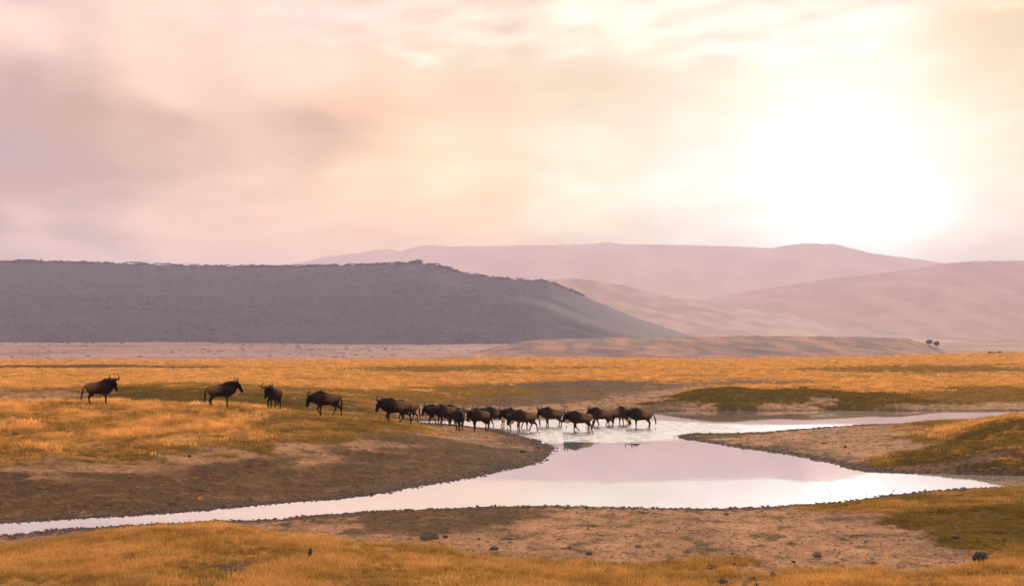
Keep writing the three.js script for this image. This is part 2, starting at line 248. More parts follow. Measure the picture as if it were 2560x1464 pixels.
const tile = (size, fn, srgb) => {
  const a = new Uint8Array(size * size * 4);
  for (let y = 0; y < size; y++) for (let x = 0; x < size; x++) { const v = fn(x / size, y / size); for (let k = 0; k < 3; k++) a[(y * size + x) * 4 + k] = clamp((v[k] ?? v)) * 255; a[(y * size + x) * 4 + 3] = 255; }
  const t = new THREE.DataTexture(a, size, size); t.wrapS = t.wrapT = THREE.RepeatWrapping; t.magFilter = THREE.LinearFilter; t.needsUpdate = true;
  if (srgb) t.colorSpace = THREE.SRGBColorSpace;
  return t;
};
// tileable noise: blends four shifted copies
const wrapNoise = (u, v, f, n = 4) => { const g = (a, b) => fbm(a * f + 3.7, b * f + 1.9, n); const A = g(u, v), B = g(u - 1, v), C = g(u, v - 1), D = g(u - 1, v - 1); return (A * (1 - u) + B * u) * (1 - v) + (C * (1 - u) + D * u) * v; };
const earthMap = tile(1024, (u, v) => { const n = wrapNoise(u, v, 34, 5), g = wrapNoise(u + 0.3, v, 150, 2); return clamp(0.86 + n * 0.34 + g * 0.3 - (g < -0.18 ? 0.22 : 0)); }, true);
const earthBump = tile(1024, (u, v) => clamp(0.5 + wrapNoise(u, v, 34, 5) * 0.5 + wrapNoise(u + 0.3, v, 150, 2) * 0.55));
earthMap.repeat.set(1 / 5, 1 / 5); earthBump.repeat.set(1 / 5, 1 / 5);
{
  const th = [], IN = 19.4 * Math.PI / 180, COLS = 1180;
  for (let i = 0; i <= COLS; i++) th.push(lerp(-Math.tan(IN), Math.tan(IN), i / COLS));
  const angles = th.map((t) => Math.atan(t));
  for (let i = 1; i <= 64; i++) angles.push(IN + (2 * Math.PI - 2 * IN) * i / 64);
  const rings = [3];
  while (rings[rings.length - 1] < 26000) { const d = rings[rings.length - 1]; rings.push(d + (d < 21 ? 1.2 : d < 660 ? Math.min(d * d / 9200 + 0.04, d * 0.0115) : d < 3500 ? d * 0.03 : d * 0.09)); }
  const n = angles.length, pos = new Float32Array((rings.length * n + 1) * 3), col = new Float32Array((rings.length * n + 1) * 3), uv = new Float32Array((rings.length * n + 1) * 2), out = [0, 0, 0];
  const edge = Math.tan(IN);
  rings.forEach((d, j) => {
    for (let i = 0; i < n; i++) {
      const a = angles[i], inside = i <= COLS, x = inside ? th[i] * d : Math.sin(a) * d / Math.cos(IN), z = inside ? -d : -Math.cos(a) * d / Math.cos(IN);
      const u = inside ? th[i] : edge * (1 - 2 * (a - IN) / (2 * Math.PI - 2 * IN));
      if (inside) ground(x, d); else { ground(u * d, d, u); }
      let h = G.h;
      if (!inside && G.s < 3) h = Math.max(h, a < Math.PI / 2 || a > Math.PI * 1.5 ? h : 0.3);
      const o = (j * n + i) * 3;
      pos[o] = x; pos[o + 1] = h; pos[o + 2] = z;
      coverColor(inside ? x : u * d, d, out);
      col.set(out, o); uv[(j * n + i) * 2] = x; uv[(j * n + i) * 2 + 1] = z;
    }
  });
  const last = rings.length * n;
  pos.set([0, 1.9, 0], last * 3); col.set(TONE[1], last * 3);
  const index = [];
  for (let i = 0; i < n; i++) { const k = (i + 1) % n; if (k === 0) continue; index.push(last, k, i); }
  for (let j = 0; j + 1 < rings.length; j++) for (let i = 0; i + 1 < n; i++) { const a = j * n + i, b = a + 1, c = a + n, e = c + 1; index.push(a, b, c, b, e, c); }
  const g = new THREE.BufferGeometry();
  g.setAttribute('position', new THREE.BufferAttribute(pos, 3)); g.setAttribute('color', new THREE.BufferAttribute(col, 3)); g.setAttribute('uv', new THREE.BufferAttribute(uv, 2));
  g.setIndex(new THREE.BufferAttribute(new Uint32Array(index), 1)); g.computeVertexNormals();
  setting('ground', g, new THREE.MeshPhysicalMaterial({ vertexColors: true, map: earthMap, bumpMap: earthBump, bumpScale: 0.11, roughness: 1, specularIntensity: 0.12 }), 'gently rolling savanna ground of dry grass, short olive turf and brown mud flats');
}

// ---------------------------------------------------------------- the water
{
  const W = 1024, H = 2048, X0 = -60, X1 = 60, D0 = 40, D1 = 152, a = new Float32Array(W * H * 4);
  const waders = [[1231, 113], [1278, 108], [1311, 106], [1381, 114], [1452, 107], [1506, 115], [1545, 116], [1604, 112], [1200, 106]].map(([px, d]) => [(px - MIDX) / FOCAL * d, d]);
  for (let j = 0; j < H; j++) for (let i = 0; i < W; i++) {
    const x = lerp(X0, X1, (i + 0.5) / W), d = lerp(D0, D1, (j + 0.5) / H);
    let near = 1e9; for (const [wx, wz] of waders) near = Math.min(near, Math.hypot((x - wx) * (x > wx ? 1.5 : 0.75), (d - wz) * (d < wz ? 0.62 : 1.0)));
    const rough = smooth(11.5, 7.5, near + fbm(x * 0.2, d * 0.2, 2) * 3), ring = smooth(13.5, 8, near) * 0.12 + 0.001;
    let sx = fbm(x * 1.9, d * 4.1, 2) * 0.12 * rough, sz = (fbm(x * 1.1 + 50, d * 5.2, 3) * 0.24 + 0.055) * rough;                   // the crests hide the far sides of the ripples, so what shows leans this way
    const drift = smooth(4, 10, x) * smooth(95, 99, d) * smooth(120, 114, d + fbm(x * 0.15, d * 0.15, 3) * 5) * (1 - rough);
    sz += (0.024 + fbm(x * 0.5 + 3, d * 2.2, 3) * 0.012) * drift;
    const l = Math.sin(near * 5.2 + fbm(x * 0.3, d * 0.3, 2) * 5);
    sz += l * 0.05 * ring; sx += fbm(x * 0.7 + 9, d * 0.7, 2) * 0.03 * ring;
    sx += fbm(x * 1.1, d * 1.1, 2) * 0.0008; sz += fbm(x * 0.6 + 20, d * 1.5, 2) * 0.0010;
    const k = 1 / Math.sqrt(1 + sx * sx + sz * sz), o = (j * W + i) * 4;
    a[o] = 0.5 - 0.5 * sx * k; a[o + 1] = 0.5 - 0.5 * sz * k; a[o + 2] = 0.5 + 0.5 * k; a[o + 3] = 1;
  }
  const ripples = new THREE.DataTexture(a, W, H, THREE.RGBAFormat, THREE.FloatType); ripples.magFilter = THREE.LinearFilter; ripples.wrapS = ripples.wrapT = THREE.ClampToEdgeWrapping; ripples.needsUpdate = true;
  const NX = 60, NZ = 56, pos = [], uv = [], index = [];
  for (let j = 0; j <= NZ; j++) for (let i = 0; i <= NX; i++) { const x = lerp(X0, X1, i / NX), d = lerp(D0, D1, j / NZ); pos.push(x, 0, -d); uv.push(i / NX, j / NZ); }
  for (let j = 0; j < NZ; j++) for (let i = 0; i < NX; i++) { const q = j * (NX + 1) + i; index.push(q, q + 1, q + NX + 1, q + 1, q + NX + 2, q + NX + 1); }
  const g = new THREE.BufferGeometry();
  g.setAttribute('position', new THREE.Float32BufferAttribute(pos, 3)); g.setAttribute('uv', new THREE.Float32BufferAttribute(uv, 2)); g.setIndex(index); g.computeVertexNormals();
  setting('water', g, new THREE.MeshPhysicalMaterial({ color: new THREE.Color(0.68, 0.69, 0.70), metalness: 0.7, roughness: 0.02, ior: 1.5, normalMap: ripples, normalScale: new THREE.Vector2(1, 1) }), 'shallow still stream and pool mirroring the pale sky, broken by ripples round the herd');
}

// ---------------------------------------------------------------- the hills
// A hill: crest line [px, py] at the given depth, falling towards the viewer over `front` metres and away over `back`.
function hill(name, label, crest, depth, front, back, foot, tones, relief, seed, step = 6, bend = null) {
  const x0 = crest[0][0], x1 = crest[crest.length - 1][0], cols = Math.round((x1 - x0) / step), rows = 60, tail = 8;
  const pos = [], col = [], index = [], n = cols + 1, all = rows + tail;
  for (let j = 0; j <= all; j++) for (let i = 0; i <= cols; i++) {
    const px = lerp(x0, x1, i / cols), D = depth + (bend ? bend(px) : 0), mean = [-70, -45, -20, 0, 20, 45, 70].reduce((s, q) => s + along(crest, px + q) / 7, 0), top = EYE + (HORIZON - mean) / FOCAL * D, own = (mean - along(crest, px)) / FOCAL * D, jag = fbm(px * 0.05 + seed, 3, 3) * 0.0007 * D;
    const X = (px - MIDX) / FOCAL;
    let d, h;
    if (j <= rows) {
      const t = j / rows, low = foot(px, D - front);
      d = D - front * (1 - t);
      const shape = t < 0.12 ? 0.35 * t * t / 0.12 : 0.042 + (t - 0.12) * (0.958 / 0.88);
      const gully = fbm(X * D * relief[0] + t * 2.2 + seed, t * 0.9 + seed, 4);
      h = lerp(low, top, Math.min(1, shape)) + gully * relief[1] * Math.sin(Math.PI * Math.min(1, t)) * (top - low) + jag * t ** 12 + own * t ** 4;
    } else { const t = (j - rows) / tail; d = D + back * t; h = lerp(top + own, top * 0.35 - 20, t * t); }
    const x = X * D + (d - D) * X;
    pos.push(x, h, -d);
    const t = clamp(j / rows), m = smooth(-0.25, 0.35, fbm(x * relief[2] + seed, h * relief[2] * 1.6 + d * relief[2] * 0.12, 5));
    const c = [0, 1, 2].map((k) => lerp(tones[0][k], tones[1][k], m) * (0.85 + 0.3 * Math.abs(noise(x * relief[2] * 9, h * relief[2] * 12))));
    col.push(...c);
  }
  for (let j = 0; j < all; j++) for (let i = 0; i < cols; i++) { const a = j * n + i; index.push(a, a + 1, a + n, a + 1, a + n + 1, a + n); }
  const g = new THREE.BufferGeometry();
  g.setAttribute('position', new THREE.Float32BufferAttribute(pos, 3)); g.setAttribute('color', new THREE.Float32BufferAttribute(col, 3)); g.setIndex(index); g.computeVertexNormals();
  return setting(name, g, new THREE.MeshStandardMaterial({ vertexColors: true, roughness: 1 }), label);
}
const plainFoot = (px, d) => floorAt(d) - 7 + fbm(px * 0.004, d * 0.001, 2) * 0.006 * d;   // its fans run out unevenly onto the floor
const RIM = [[-900, 640], [-300, 648], [0, 655], [100, 655], [250, 658], [400, 662], [500, 665], [600, 667], [760, 666], [900, 662], [1000, 660], [1045, 657], [1090, 664], [1150, 681], [1250, 696], [1370, 703], [1420, 722], [1500, 757], [1600, 797], [1720, 836], [1850, 862], [2000, 890]];
const RIMD = 3300;
const rim = hill('crater_rim', 'long dark wooded ridge across the left under the skyline of acacias', RIM, RIMD, 1100, 900, plainFoot, [[0.010, 0.010, 0.011], [0.032, 0.027, 0.025]], [0.0022, 0.055, 0.030], 3.3, 5);
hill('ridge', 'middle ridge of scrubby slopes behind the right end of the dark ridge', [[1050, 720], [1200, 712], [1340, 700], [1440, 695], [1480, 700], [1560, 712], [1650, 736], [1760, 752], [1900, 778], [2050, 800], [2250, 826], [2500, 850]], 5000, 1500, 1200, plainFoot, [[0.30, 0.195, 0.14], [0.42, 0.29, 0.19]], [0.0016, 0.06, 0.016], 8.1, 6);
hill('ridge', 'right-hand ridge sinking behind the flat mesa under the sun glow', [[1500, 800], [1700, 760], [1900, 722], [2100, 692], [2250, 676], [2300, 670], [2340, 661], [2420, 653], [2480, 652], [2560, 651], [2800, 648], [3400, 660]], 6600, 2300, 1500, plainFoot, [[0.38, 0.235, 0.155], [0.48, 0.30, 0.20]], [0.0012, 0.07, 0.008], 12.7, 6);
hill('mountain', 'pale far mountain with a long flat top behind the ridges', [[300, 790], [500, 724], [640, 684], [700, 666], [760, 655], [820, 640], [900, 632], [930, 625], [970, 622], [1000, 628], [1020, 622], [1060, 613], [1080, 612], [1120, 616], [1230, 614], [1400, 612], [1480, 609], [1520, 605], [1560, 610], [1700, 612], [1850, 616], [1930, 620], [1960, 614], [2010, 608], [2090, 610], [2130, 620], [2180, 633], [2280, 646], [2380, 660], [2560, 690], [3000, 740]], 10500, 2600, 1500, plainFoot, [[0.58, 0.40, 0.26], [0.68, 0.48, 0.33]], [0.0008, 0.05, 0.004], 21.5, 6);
hill('hill', 'small faint rounded hill showing over the back of the mesa', [[1960, 862], [2020, 838], [2060, 829], [2120, 823], [2180, 828], [2260, 842], [2340, 862]], 4200, 300, 300, plainFoot, [[0.34, 0.25, 0.19], [0.42, 0.32, 0.24]], [0.004, 0.05, 0.006], 31.2, 5);
const MESA = [[1040, 903], [1080, 897], [1180, 881], [1260, 862], [1310, 852], [1360, 848], [1560, 844], [1750, 841], [1860, 839], [2150, 841], [2270, 846], [2320, 860], [2380, 880], [2430, 893], [2480, 902]];
hill('mesa', 'low flat-topped brown mesa rising beyond the golden plain', MESA, 1500, 420, 700, (px, d) => 2, [[0.060, 0.020, 0.008], [0.235, 0.090, 0.036]], [0.012, 0.10, 0.05], 41.9, 3);

// ---------------------------------------------------------------- acacias on the skyline and trees on the mesa
const woodM = new THREE.MeshStandardMaterial({ color: new THREE.Color(0.05, 0.04, 0.035), roughness: 0.95 });
const leafM = new THREE.MeshPhysicalMaterial({ color: new THREE.Color(0.04, 0.042, 0.03), roughness: 0.95, transmission: 0.3, thickness: 0, side: THREE.DoubleSide });
function taper(a, b, r0, r1, sides = 6) {                               // a tapered limb between two points
  const dir = new THREE.Vector3(...b).sub(new THREE.Vector3(...a)), g = new THREE.CylinderGeometry(r1, r0, dir.length(), sides, 1);
  g.applyQuaternion(new THREE.Quaternion().setFromUnitVectors(new THREE.Vector3(0, 1, 0), dir.clone().normalize()));
  g.translate((a[0] + b[0]) / 2, (a[1] + b[1]) / 2, (a[2] + b[2]) / 2);
  return g;
}
function leaves(r, count, place, size) {                                // loose leaf clumps, each two crossing triangles
  const pos = [];
  for (let i = 0; i < count; i++) {
    const [x, y, z] = place(r);
    for (let k = 0; k < 2; k++) {
      const a = r() * 6.28, s = size * (0.6 + 0.8 * r()), t = (r() - 0.5) * 0.8;
      pos.push(x - Math.cos(a) * s, y - s * t, z - Math.sin(a) * s, x + Math.cos(a) * s, y + s * t, z + Math.sin(a) * s, x + (r() - 0.5) * s, y + s * (0.4 + 0.5 * r()) * (r() < 0.5 ? 1 : -0.6), z + (r() - 0.5) * s);
    }
  }
  const g = new THREE.BufferGeometry(); g.setAttribute('position', new THREE.Float32BufferAttribute(pos, 3)); g.computeVertexNormals();
  return g;
}
const acacias = [0, 1, 2, 3].map((v) => {                               // umbrella crowns, one metre wide units: 10 m across, 8 m tall
  const r = rng(900 + v), g = new THREE.Group(), lean = (r() - 0.5) * 1.6, tiers = v === 2 ? 3 : v === 3 ? 1 : 2, limbs = [taper([0, -3, 0], [lean * 0.4, 3.2, 0], 0.42, 0.3)], pads = [];
  for (let k = 0; k < tiers; k++) { const off = (k - (tiers - 1) / 2) * 5.2 + (r() - 0.5); pads.push([off + lean, 5.6 + r() * 1.4 - (k % 2) * 0.8, (r() - 0.5) * 3, (tiers === 1 ? 4.2 : 3.4) + r() * 0.8]); limbs.push(taper([lean * 0.4, 3.0, 0], [off * 0.8 + lean, 5.8, 0], 0.24, 0.1, 5), taper([lean * 0.4, 2.6, 0], [off * 0.4 + lean, 5.6, (r() - 0.5) * 3], 0.2, 0.08, 5)); }
  const crown = leaves(r, 460, () => { const p = pads[Math.floor(r() * tiers)], a = r() * 6.28, q = Math.sqrt(r()) * p[3]; return [p[0] + Math.cos(a) * q, p[1] + (1 - (q / p[3]) ** 2) * 1.5 * r() + r() * 0.5 - 0.5, p[2] + Math.sin(a) * q]; }, 0.75);
  solid('trunk', mergeGeometries(limbs), woodM, g); solid('crown', crown, leafM, g);
  return g;
});
function plant(proto, name, x, y, z, scale, turn, label, category, group) { const t = proto.clone(); t.name = numbered(name); t.position.set(x, y, z); t.rotation.y = turn; t.scale.set(...(Array.isArray(scale) ? scale : [scale, scale, scale])); scene.add(t); return tag(t, label, category, group); }
{
  const r = rng(4), spots = [[12, 10], [41, 26], [58, 22], [82, 18], [102, 12], [130, 14], [148, 14], [167, 12], [182, 10], [198, 20], [219, 12], [244, 12], [266, 16], [312, 11], [338, 18], [350, 14], [365, 17], [389, 12], [411, 14], [422, 12], [437, 16], [447, 11], [477, 15], [493, 12], [519, 15], [534, 13], [549, 12], [568, 12], [587, 14], [601, 14], [615, 12], [629, 16], [641, 12], [653, 15], [665, 12], [680, 12], [694, 11], [710, 16], [722, 12], [738, 13], [754, 13], [768, 15], [781, 14], [801, 14], [821, 14], [871, 14], [893, 13], [910, 12], [924, 12], [941, 15], [968, 16], [994, 18], [1014, 12], [1038, 24], [1080, 20], [1100, 12], [1119, 20], [1137, 14], [1165, 12], [1192, 12], [1212, 12], [1243, 12], [1298, 11]];
  spots.forEach(([px, w], i) => {
    const y = EYE + (HORIZON - along(RIM, px)) / FOCAL * RIMD, s = w * (0.85 + 0.45 * r()) / FOCAL * RIMD / 10, named = { 41: 'widest flat-topped acacia near the left end of the dark ridge', 568: 'lone small acacia standing clear on the bare dip of the ridge', 1038: 'broad acacia on the highest rounded knoll of the dark ridge' }[px];
    plant(acacias[i % 4], 'acacia_tree', (px - MIDX) / FOCAL * RIMD, y - (2.3 + r() * 1.9) * s * 0.68, -RIMD + (r() - 0.5) * 14, [s, s * 0.68, s], r() * 0.8 - 0.4 + (i % 2) * Math.PI, named ?? 'small flat-topped acacia in silhouette along the crest of the left dark ridge', 'tree', named ? undefined : 'acacias along the crest of the left ridge');
  });
  // low scrub between them, too close-set to count
  const bush = leaves(r, 60, () => { const a = r() * 6.28, q = Math.sqrt(r()) * 4, y = r() * 2.4; return [Math.cos(a) * q, y * (1 - q / 6), Math.sin(a) * q]; }, 1.1), N = 560;
  const scrub = new THREE.InstancedMesh(bush, leafM, N), m = new THREE.Matrix4();
  for (let i = 0; i < N; i++) {
    const mid = false, pick = -20 + r() * 1480, px = mid ? 1340 + r() * 340 : pick + fbm(pick * 0.02, 4.4, 2) * 60, D = mid ? 5000 : RIMD;
    const line = mid ? [[1340, 700], [1440, 695], [1480, 700], [1560, 712], [1650, 736], [1760, 752]] : RIM, s = (0.8 + 1.6 * r() ** 2) * (mid ? 1.2 : 1);
    m.makeScale(s, s * (0.6 + r() * 0.6), s).setPosition((px - MIDX) / FOCAL * D, EYE + (HORIZON - along(line, px)) / FOCAL * D - (mid ? 3 : 1.0 + r() * 1.2), -D + (r() - 0.3) * 10); scrub.setMatrixAt(i, m);
  }
  scrub.name = numbered('scrub');
  // and thickets over the face of the dark ridge, thinning out on the fans at its foot
  const M = 13500, face = rim.geometry.attributes.position, thicket = new THREE.InstancedMesh(bush, leafM, M);
  for (let i = 0, tries = 0; i < M; tries++) {
    let x, y, z;
    if (i < 11500) { const k = Math.floor(r() * face.count * 0.86); x = face.getX(k) + (r() - 0.5) * 8; y = face.getY(k); z = face.getZ(k); if (x / -z * FOCAL + MIDX > 1240 + r() * 120) continue; }
    else { const d = 2480 - 900 * r() ** 2.4; x = (lerp(-40, 1500, r()) - MIDX) / FOCAL * d; z = -d; y = groundY(x, z); }
    if (tries < 90000 && fbm(x * 0.008 + 3, z * 0.006, 3) < (i < 11500 ? 0.5 : 0.3) * (r() - 0.5)) continue;
    const s = (i < 11500 ? 0.30 : 0.18) + 0.42 * r() ** 2; m.makeScale(s, s * (0.6 + r() * 0.5), s).setPosition(x, y - 0.3, z); thicket.setMatrixAt(i++, m);
  }
  thicket.name = numbered('thicket'); thicket.userData.kind = 'stuff'; tag(thicket, 'scattered scrub over the face and foot of the left dark ridge', 'scrub'); scene.add(thicket); scrub.userData.kind = 'stuff'; tag(scrub, 'low dark scrub lining the crests of the hills', 'scrub'); scene.add(scrub);
}
{
  const r = rng(61), round = [0, 1].map((v) => { const g = new THREE.Group(), rr = rng(70 + v); solid('trunk', mergeGeometries([taper([0, -1, 0], [0.2, 2.2, 0], 0.3, 0.2), taper([0.2, 2, 0], [1.3, 3.4, 0.3], 0.16, 0.08), taper([0.2, 2, 0], [-1, 3.3, 0], 0.16, 0.08)]), woodM, g); solid('crown', leaves(rr, 420, () => { const a = rr() * 6.28, b = Math.acos(rr() * 2 - 1), q = Math.cbrt(rr()); return [Math.sin(b) * Math.cos(a) * 3.1 * q + 0.2, 3.6 + Math.cos(b) * 1.8 * q, Math.sin(b) * Math.sin(a) * 3 * q]; }, 0.5), leafM, g); return g; });
  const shrub = (() => { const g = new THREE.Group(), rr = rng(75); solid('stem', mergeGeometries([taper([0, -0.4, 0], [0.5, 1, 0], 0.1, 0.05), taper([0, -0.4, 0], [-0.4, 1.1, 0.2], 0.1, 0.05)]), woodM, g); solid('foliage', leaves(rr, 160, () => { const a = rr() * 6.28, q = Math.sqrt(rr()); return [Math.cos(a) * q * 1.5, rr() * 1.7 * (1.1 - q * 0.6), Math.sin(a) * q * 1.5]; }, 0.34), leafM, g); return g; })();
  const D = 1490, at = (px, py, dd = D) => [(px - MIDX) / FOCAL * dd, EYE - (py - HORIZON) / FOCAL * dd, -dd];
  plant(round[0], 'tree', ...at(2324, 864), [0.98, 0.95, 0.95], 0.3, 'left of the two dark round trees leaning over the mesa right edge', 'tree');
  plant(round[1], 'tree', ...at(2343, 868), [0.85, 1.0, 0.9], 2.2, 'right of the two dark round trees leaning over the mesa right edge', 'tree');
  plant(shrub, 'shrub', ...at(2264, 867, 1390), [1.1, 1.0, 1.1], 0.5, 'dark bush on the mesa slope just left of the two round trees', 'shrub');
  plant(shrub, 'shrub', ...at(2190, 868, 1390), [0.75, 1.6, 0.75], 1.1, 'narrow upright dark bush midway along the mesa slope', 'shrub');
  plant(shrub, 'shrub', ...at(1985, 868, 1390), [1.6, 1.1, 1.6], 2.0, 'wide dark bush at the left end of the dark mesa ledge', 'shrub');
  [[2475, 883, 1.0, 'left of three tiny dark bushes on the right end of the plain skyline'], [2487, 883, 0.8, 'middle of three tiny dark bushes on the right end of the plain skyline'], [2500, 883, 1.1, 'right of three tiny dark bushes on the right end of the plain skyline'], [1322, 894, 0.6, 'tiny dark bush alone on the plain skyline below the mesa left shoulder'], [1038, 899, 0.6, 'tiny dark bush on the plain skyline left of the mesa foot']].forEach(([px, , s, label], i) => { const d = 600, x = (px - MIDX) / FOCAL * d; plant(shrub, 'shrub', x, groundY(x, -d), -d, s * 0.55, i, label, 'shrub'); });
}

// ---------------------------------------------------------------- wildebeest
// Bodies are meshed from one distance field (surface nets), so limbs run into the trunk without seams.
function surfaceNets(lo, hi, cell, field) {
  const nx = Math.ceil((hi[0] - lo[0]) / cell) + 1, ny = Math.ceil((hi[1] - lo[1]) / cell) + 1, nz = Math.ceil((hi[2] - lo[2]) / cell) + 1;
  const v = new Float32Array(nx * ny * nz);
  for (let k = 0, q = 0; k < nz; k++) for (let j = 0; j < ny; j++) for (let i = 0; i < nx; i++, q++) v[q] = field(lo[0] + i * cell, lo[1] + j * cell, lo[2] + k * cell);
  const id = new Int32Array(nx * ny * nz).fill(-1), pos = [], index = [], sx = 1, sy = nx, sz = nx * ny;
  for (let k = 0; k < nz - 1; k++) for (let j = 0; j < ny - 1; j++) for (let i = 0; i < nx - 1; i++) {
    const b = i + j * sy + k * sz; let mask = 0;
    for (let c = 0; c < 8; c++) if (v[b + (c & 1) * sx + ((c >> 1) & 1) * sy + (c >> 2) * sz] < 0) mask |= 1 << c;
    if (mask === 0 || mask === 255) continue;
    let x = 0, y = 0, z = 0, n = 0;
    for (let c = 0; c < 8; c++) for (let a = 1; a < 8; a <<= 1) if (!(c & a)) {
      const e = c | a; if (((mask >> c) & 1) === ((mask >> e) & 1)) continue;
      const p = v[b + (c & 1) * sx + ((c >> 1) & 1) * sy + (c >> 2) * sz], q = v[b + (e & 1) * sx + ((e >> 1) & 1) * sy + (e >> 2) * sz], t = p / (p - q);
      x += (c & 1) + (a === 1 ? t : 0); y += ((c >> 1) & 1) + (a === 2 ? t : 0); z += (c >> 2) + (a === 4 ? t : 0); n++;
    }
    id[b] = pos.length / 3; pos.push(lo[0] + (i + x / n) * cell, lo[1] + (j + y / n) * cell, lo[2] + (k + z / n) * cell);
  }
  const quad = (a, b, c, d, flip) => { if (a < 0 || b < 0 || c < 0 || d < 0) return; flip ? index.push(a, c, b, a, d, c) : index.push(a, b, c, a, c, d); };
  for (let k = 1; k < nz - 1; k++) for (let j = 1; j < ny - 1; j++) for (let i = 1; i < nx - 1; i++) {
    const b = i + j * sy + k * sz, s = v[b] < 0;
    if (s !== v[b + sx] < 0) quad(id[b - sy - sz], id[b - sz], id[b], id[b - sy], !s);
    if (s !== v[b + sy] < 0) quad(id[b - sx - sz], id[b - sx], id[b], id[b - sz], !s);
    if (s !== v[b + sz] < 0) quad(id[b - sx - sy], id[b - sy], id[b], id[b - sx], !s);
  }
  const g = new THREE.BufferGeometry(); g.setAttribute('position', new THREE.Float32BufferAttribute(pos, 3)); g.setIndex(index); g.computeVertexNormals();
  return g;
}
// a tapered capsule a-b with radii ra, rb, flattened across (z) by zs
const cone = (a, b, ra, rb, zs = 1, k = 0.06) => ({ a, b, ra, rb, zs, k, d: [b[0] - a[0], b[1] - a[1], b[2] - a[2]] });
function coneDistance(c, x, y, z) {
  const zc = c.zs === 1 ? z : (z - c.a[2]) / c.zs + c.a[2], d = c.d, qx = x - c.a[0], qy = y - c.a[1], qz = zc - c.a[2];
  const t = clamp((qx * d[0] + qy * d[1] + qz * d[2]) / (d[0] * d[0] + d[1] * d[1] + d[2] * d[2] + 1e-9));
  return Math.hypot(qx - d[0] * t, qy - d[1] * t, qz - d[2] * t) - (c.ra + (c.rb - c.ra) * t);
}
function fieldOf(cones) {
  return (x, y, z) => { let s = 1e3; for (const c of cones) { const d = coneDistance(c, x, y, z); if (s > 900) { s = d; continue; } const h = Math.max(c.k - Math.abs(d - s), 0) / c.k; s = Math.min(d, s) - h * h * c.k * 0.25; } return s; };
}
const coatM = new THREE.MeshPhysicalMaterial({ vertexColors: true, roughness: 0.8, specularIntensity: 0.2 });
const maneM = new THREE.MeshPhysicalMaterial({ color: new THREE.Color(0.006, 0.004, 0.0035), roughness: 0.9, specularIntensity: 0.15, side: THREE.DoubleSide });
const beardM = new THREE.MeshPhysicalMaterial({ color: new THREE.Color(0.60, 0.36, 0.16), roughness: 0.95, transmission: 0.5, thickness: 0, side: THREE.DoubleSide });
const hornM = new THREE.MeshPhysicalMaterial({ color: new THREE.Color(0.045, 0.034, 0.028), roughness: 0.85, specularIntensity: 0.4 });
const eyeM = new THREE.MeshStandardMaterial({ color: new THREE.Color(0.01, 0.007, 0.005), roughness: 0.6 });
function strands(list, width) {                                        // tapering locks of hair: [root, tip] pairs
  const pos = [];
  for (const [a, b, side] of list) {
    const mx = (a[0] + b[0]) / 2 + side[0], my = (a[1] + b[1]) / 2 + side[1], mz = (a[2] + b[2]) / 2 + side[2], w = width;
    pos.push(a[0] - w, a[1], a[2], a[0] + w, a[1], a[2], mx + w * 0.9, my, mz, a[0] - w, a[1], a[2], mx + w * 0.9, my, mz, mx - w * 0.9, my, mz, mx - w * 0.9, my, mz, mx + w * 0.9, my, mz, b[0], b[1], b[2]);
  }
  const g = new THREE.BufferGeometry(); g.setAttribute('position', new THREE.Float32BufferAttribute(pos, 3)); g.computeVertexNormals();
  return g;
}
function tubeOf(points, radii, flat = 1) {
  const curve = new THREE.CatmullRomCurve3(points.map((p) => new THREE.Vector3(...p))), N = 18, S = 8, fr = curve.computeFrenetFrames(N), pos = [], index = [];
  for (let i = 0; i <= N; i++) {
    const p = curve.getPoint(i / N), f = i / N * (radii.length - 1), k = Math.min(radii.length - 2, Math.floor(f)), r = lerp(radii[k], radii[k + 1], f - k);
    for (let j = 0; j < S; j++) { const a = j / S * 2 * Math.PI, q = p.clone().addScaledVector(fr.normals[i], Math.cos(a) * r).addScaledVector(fr.binormals[i], Math.sin(a) * r * flat); pos.push(q.x, q.y, q.z); }
  }
  for (let i = 0; i < N; i++) for (let j = 0; j < S; j++) { const a = i * S + j, b = i * S + (j + 1) % S; index.push(a, a + S, b, b, a + S, b + S); }
  const g = new THREE.BufferGeometry(); g.setAttribute('position', new THREE.Float32BufferAttribute(pos, 3)); g.setIndex(index); g.computeVertexNormals();
  return g;
}
const rad = Math.PI / 180;
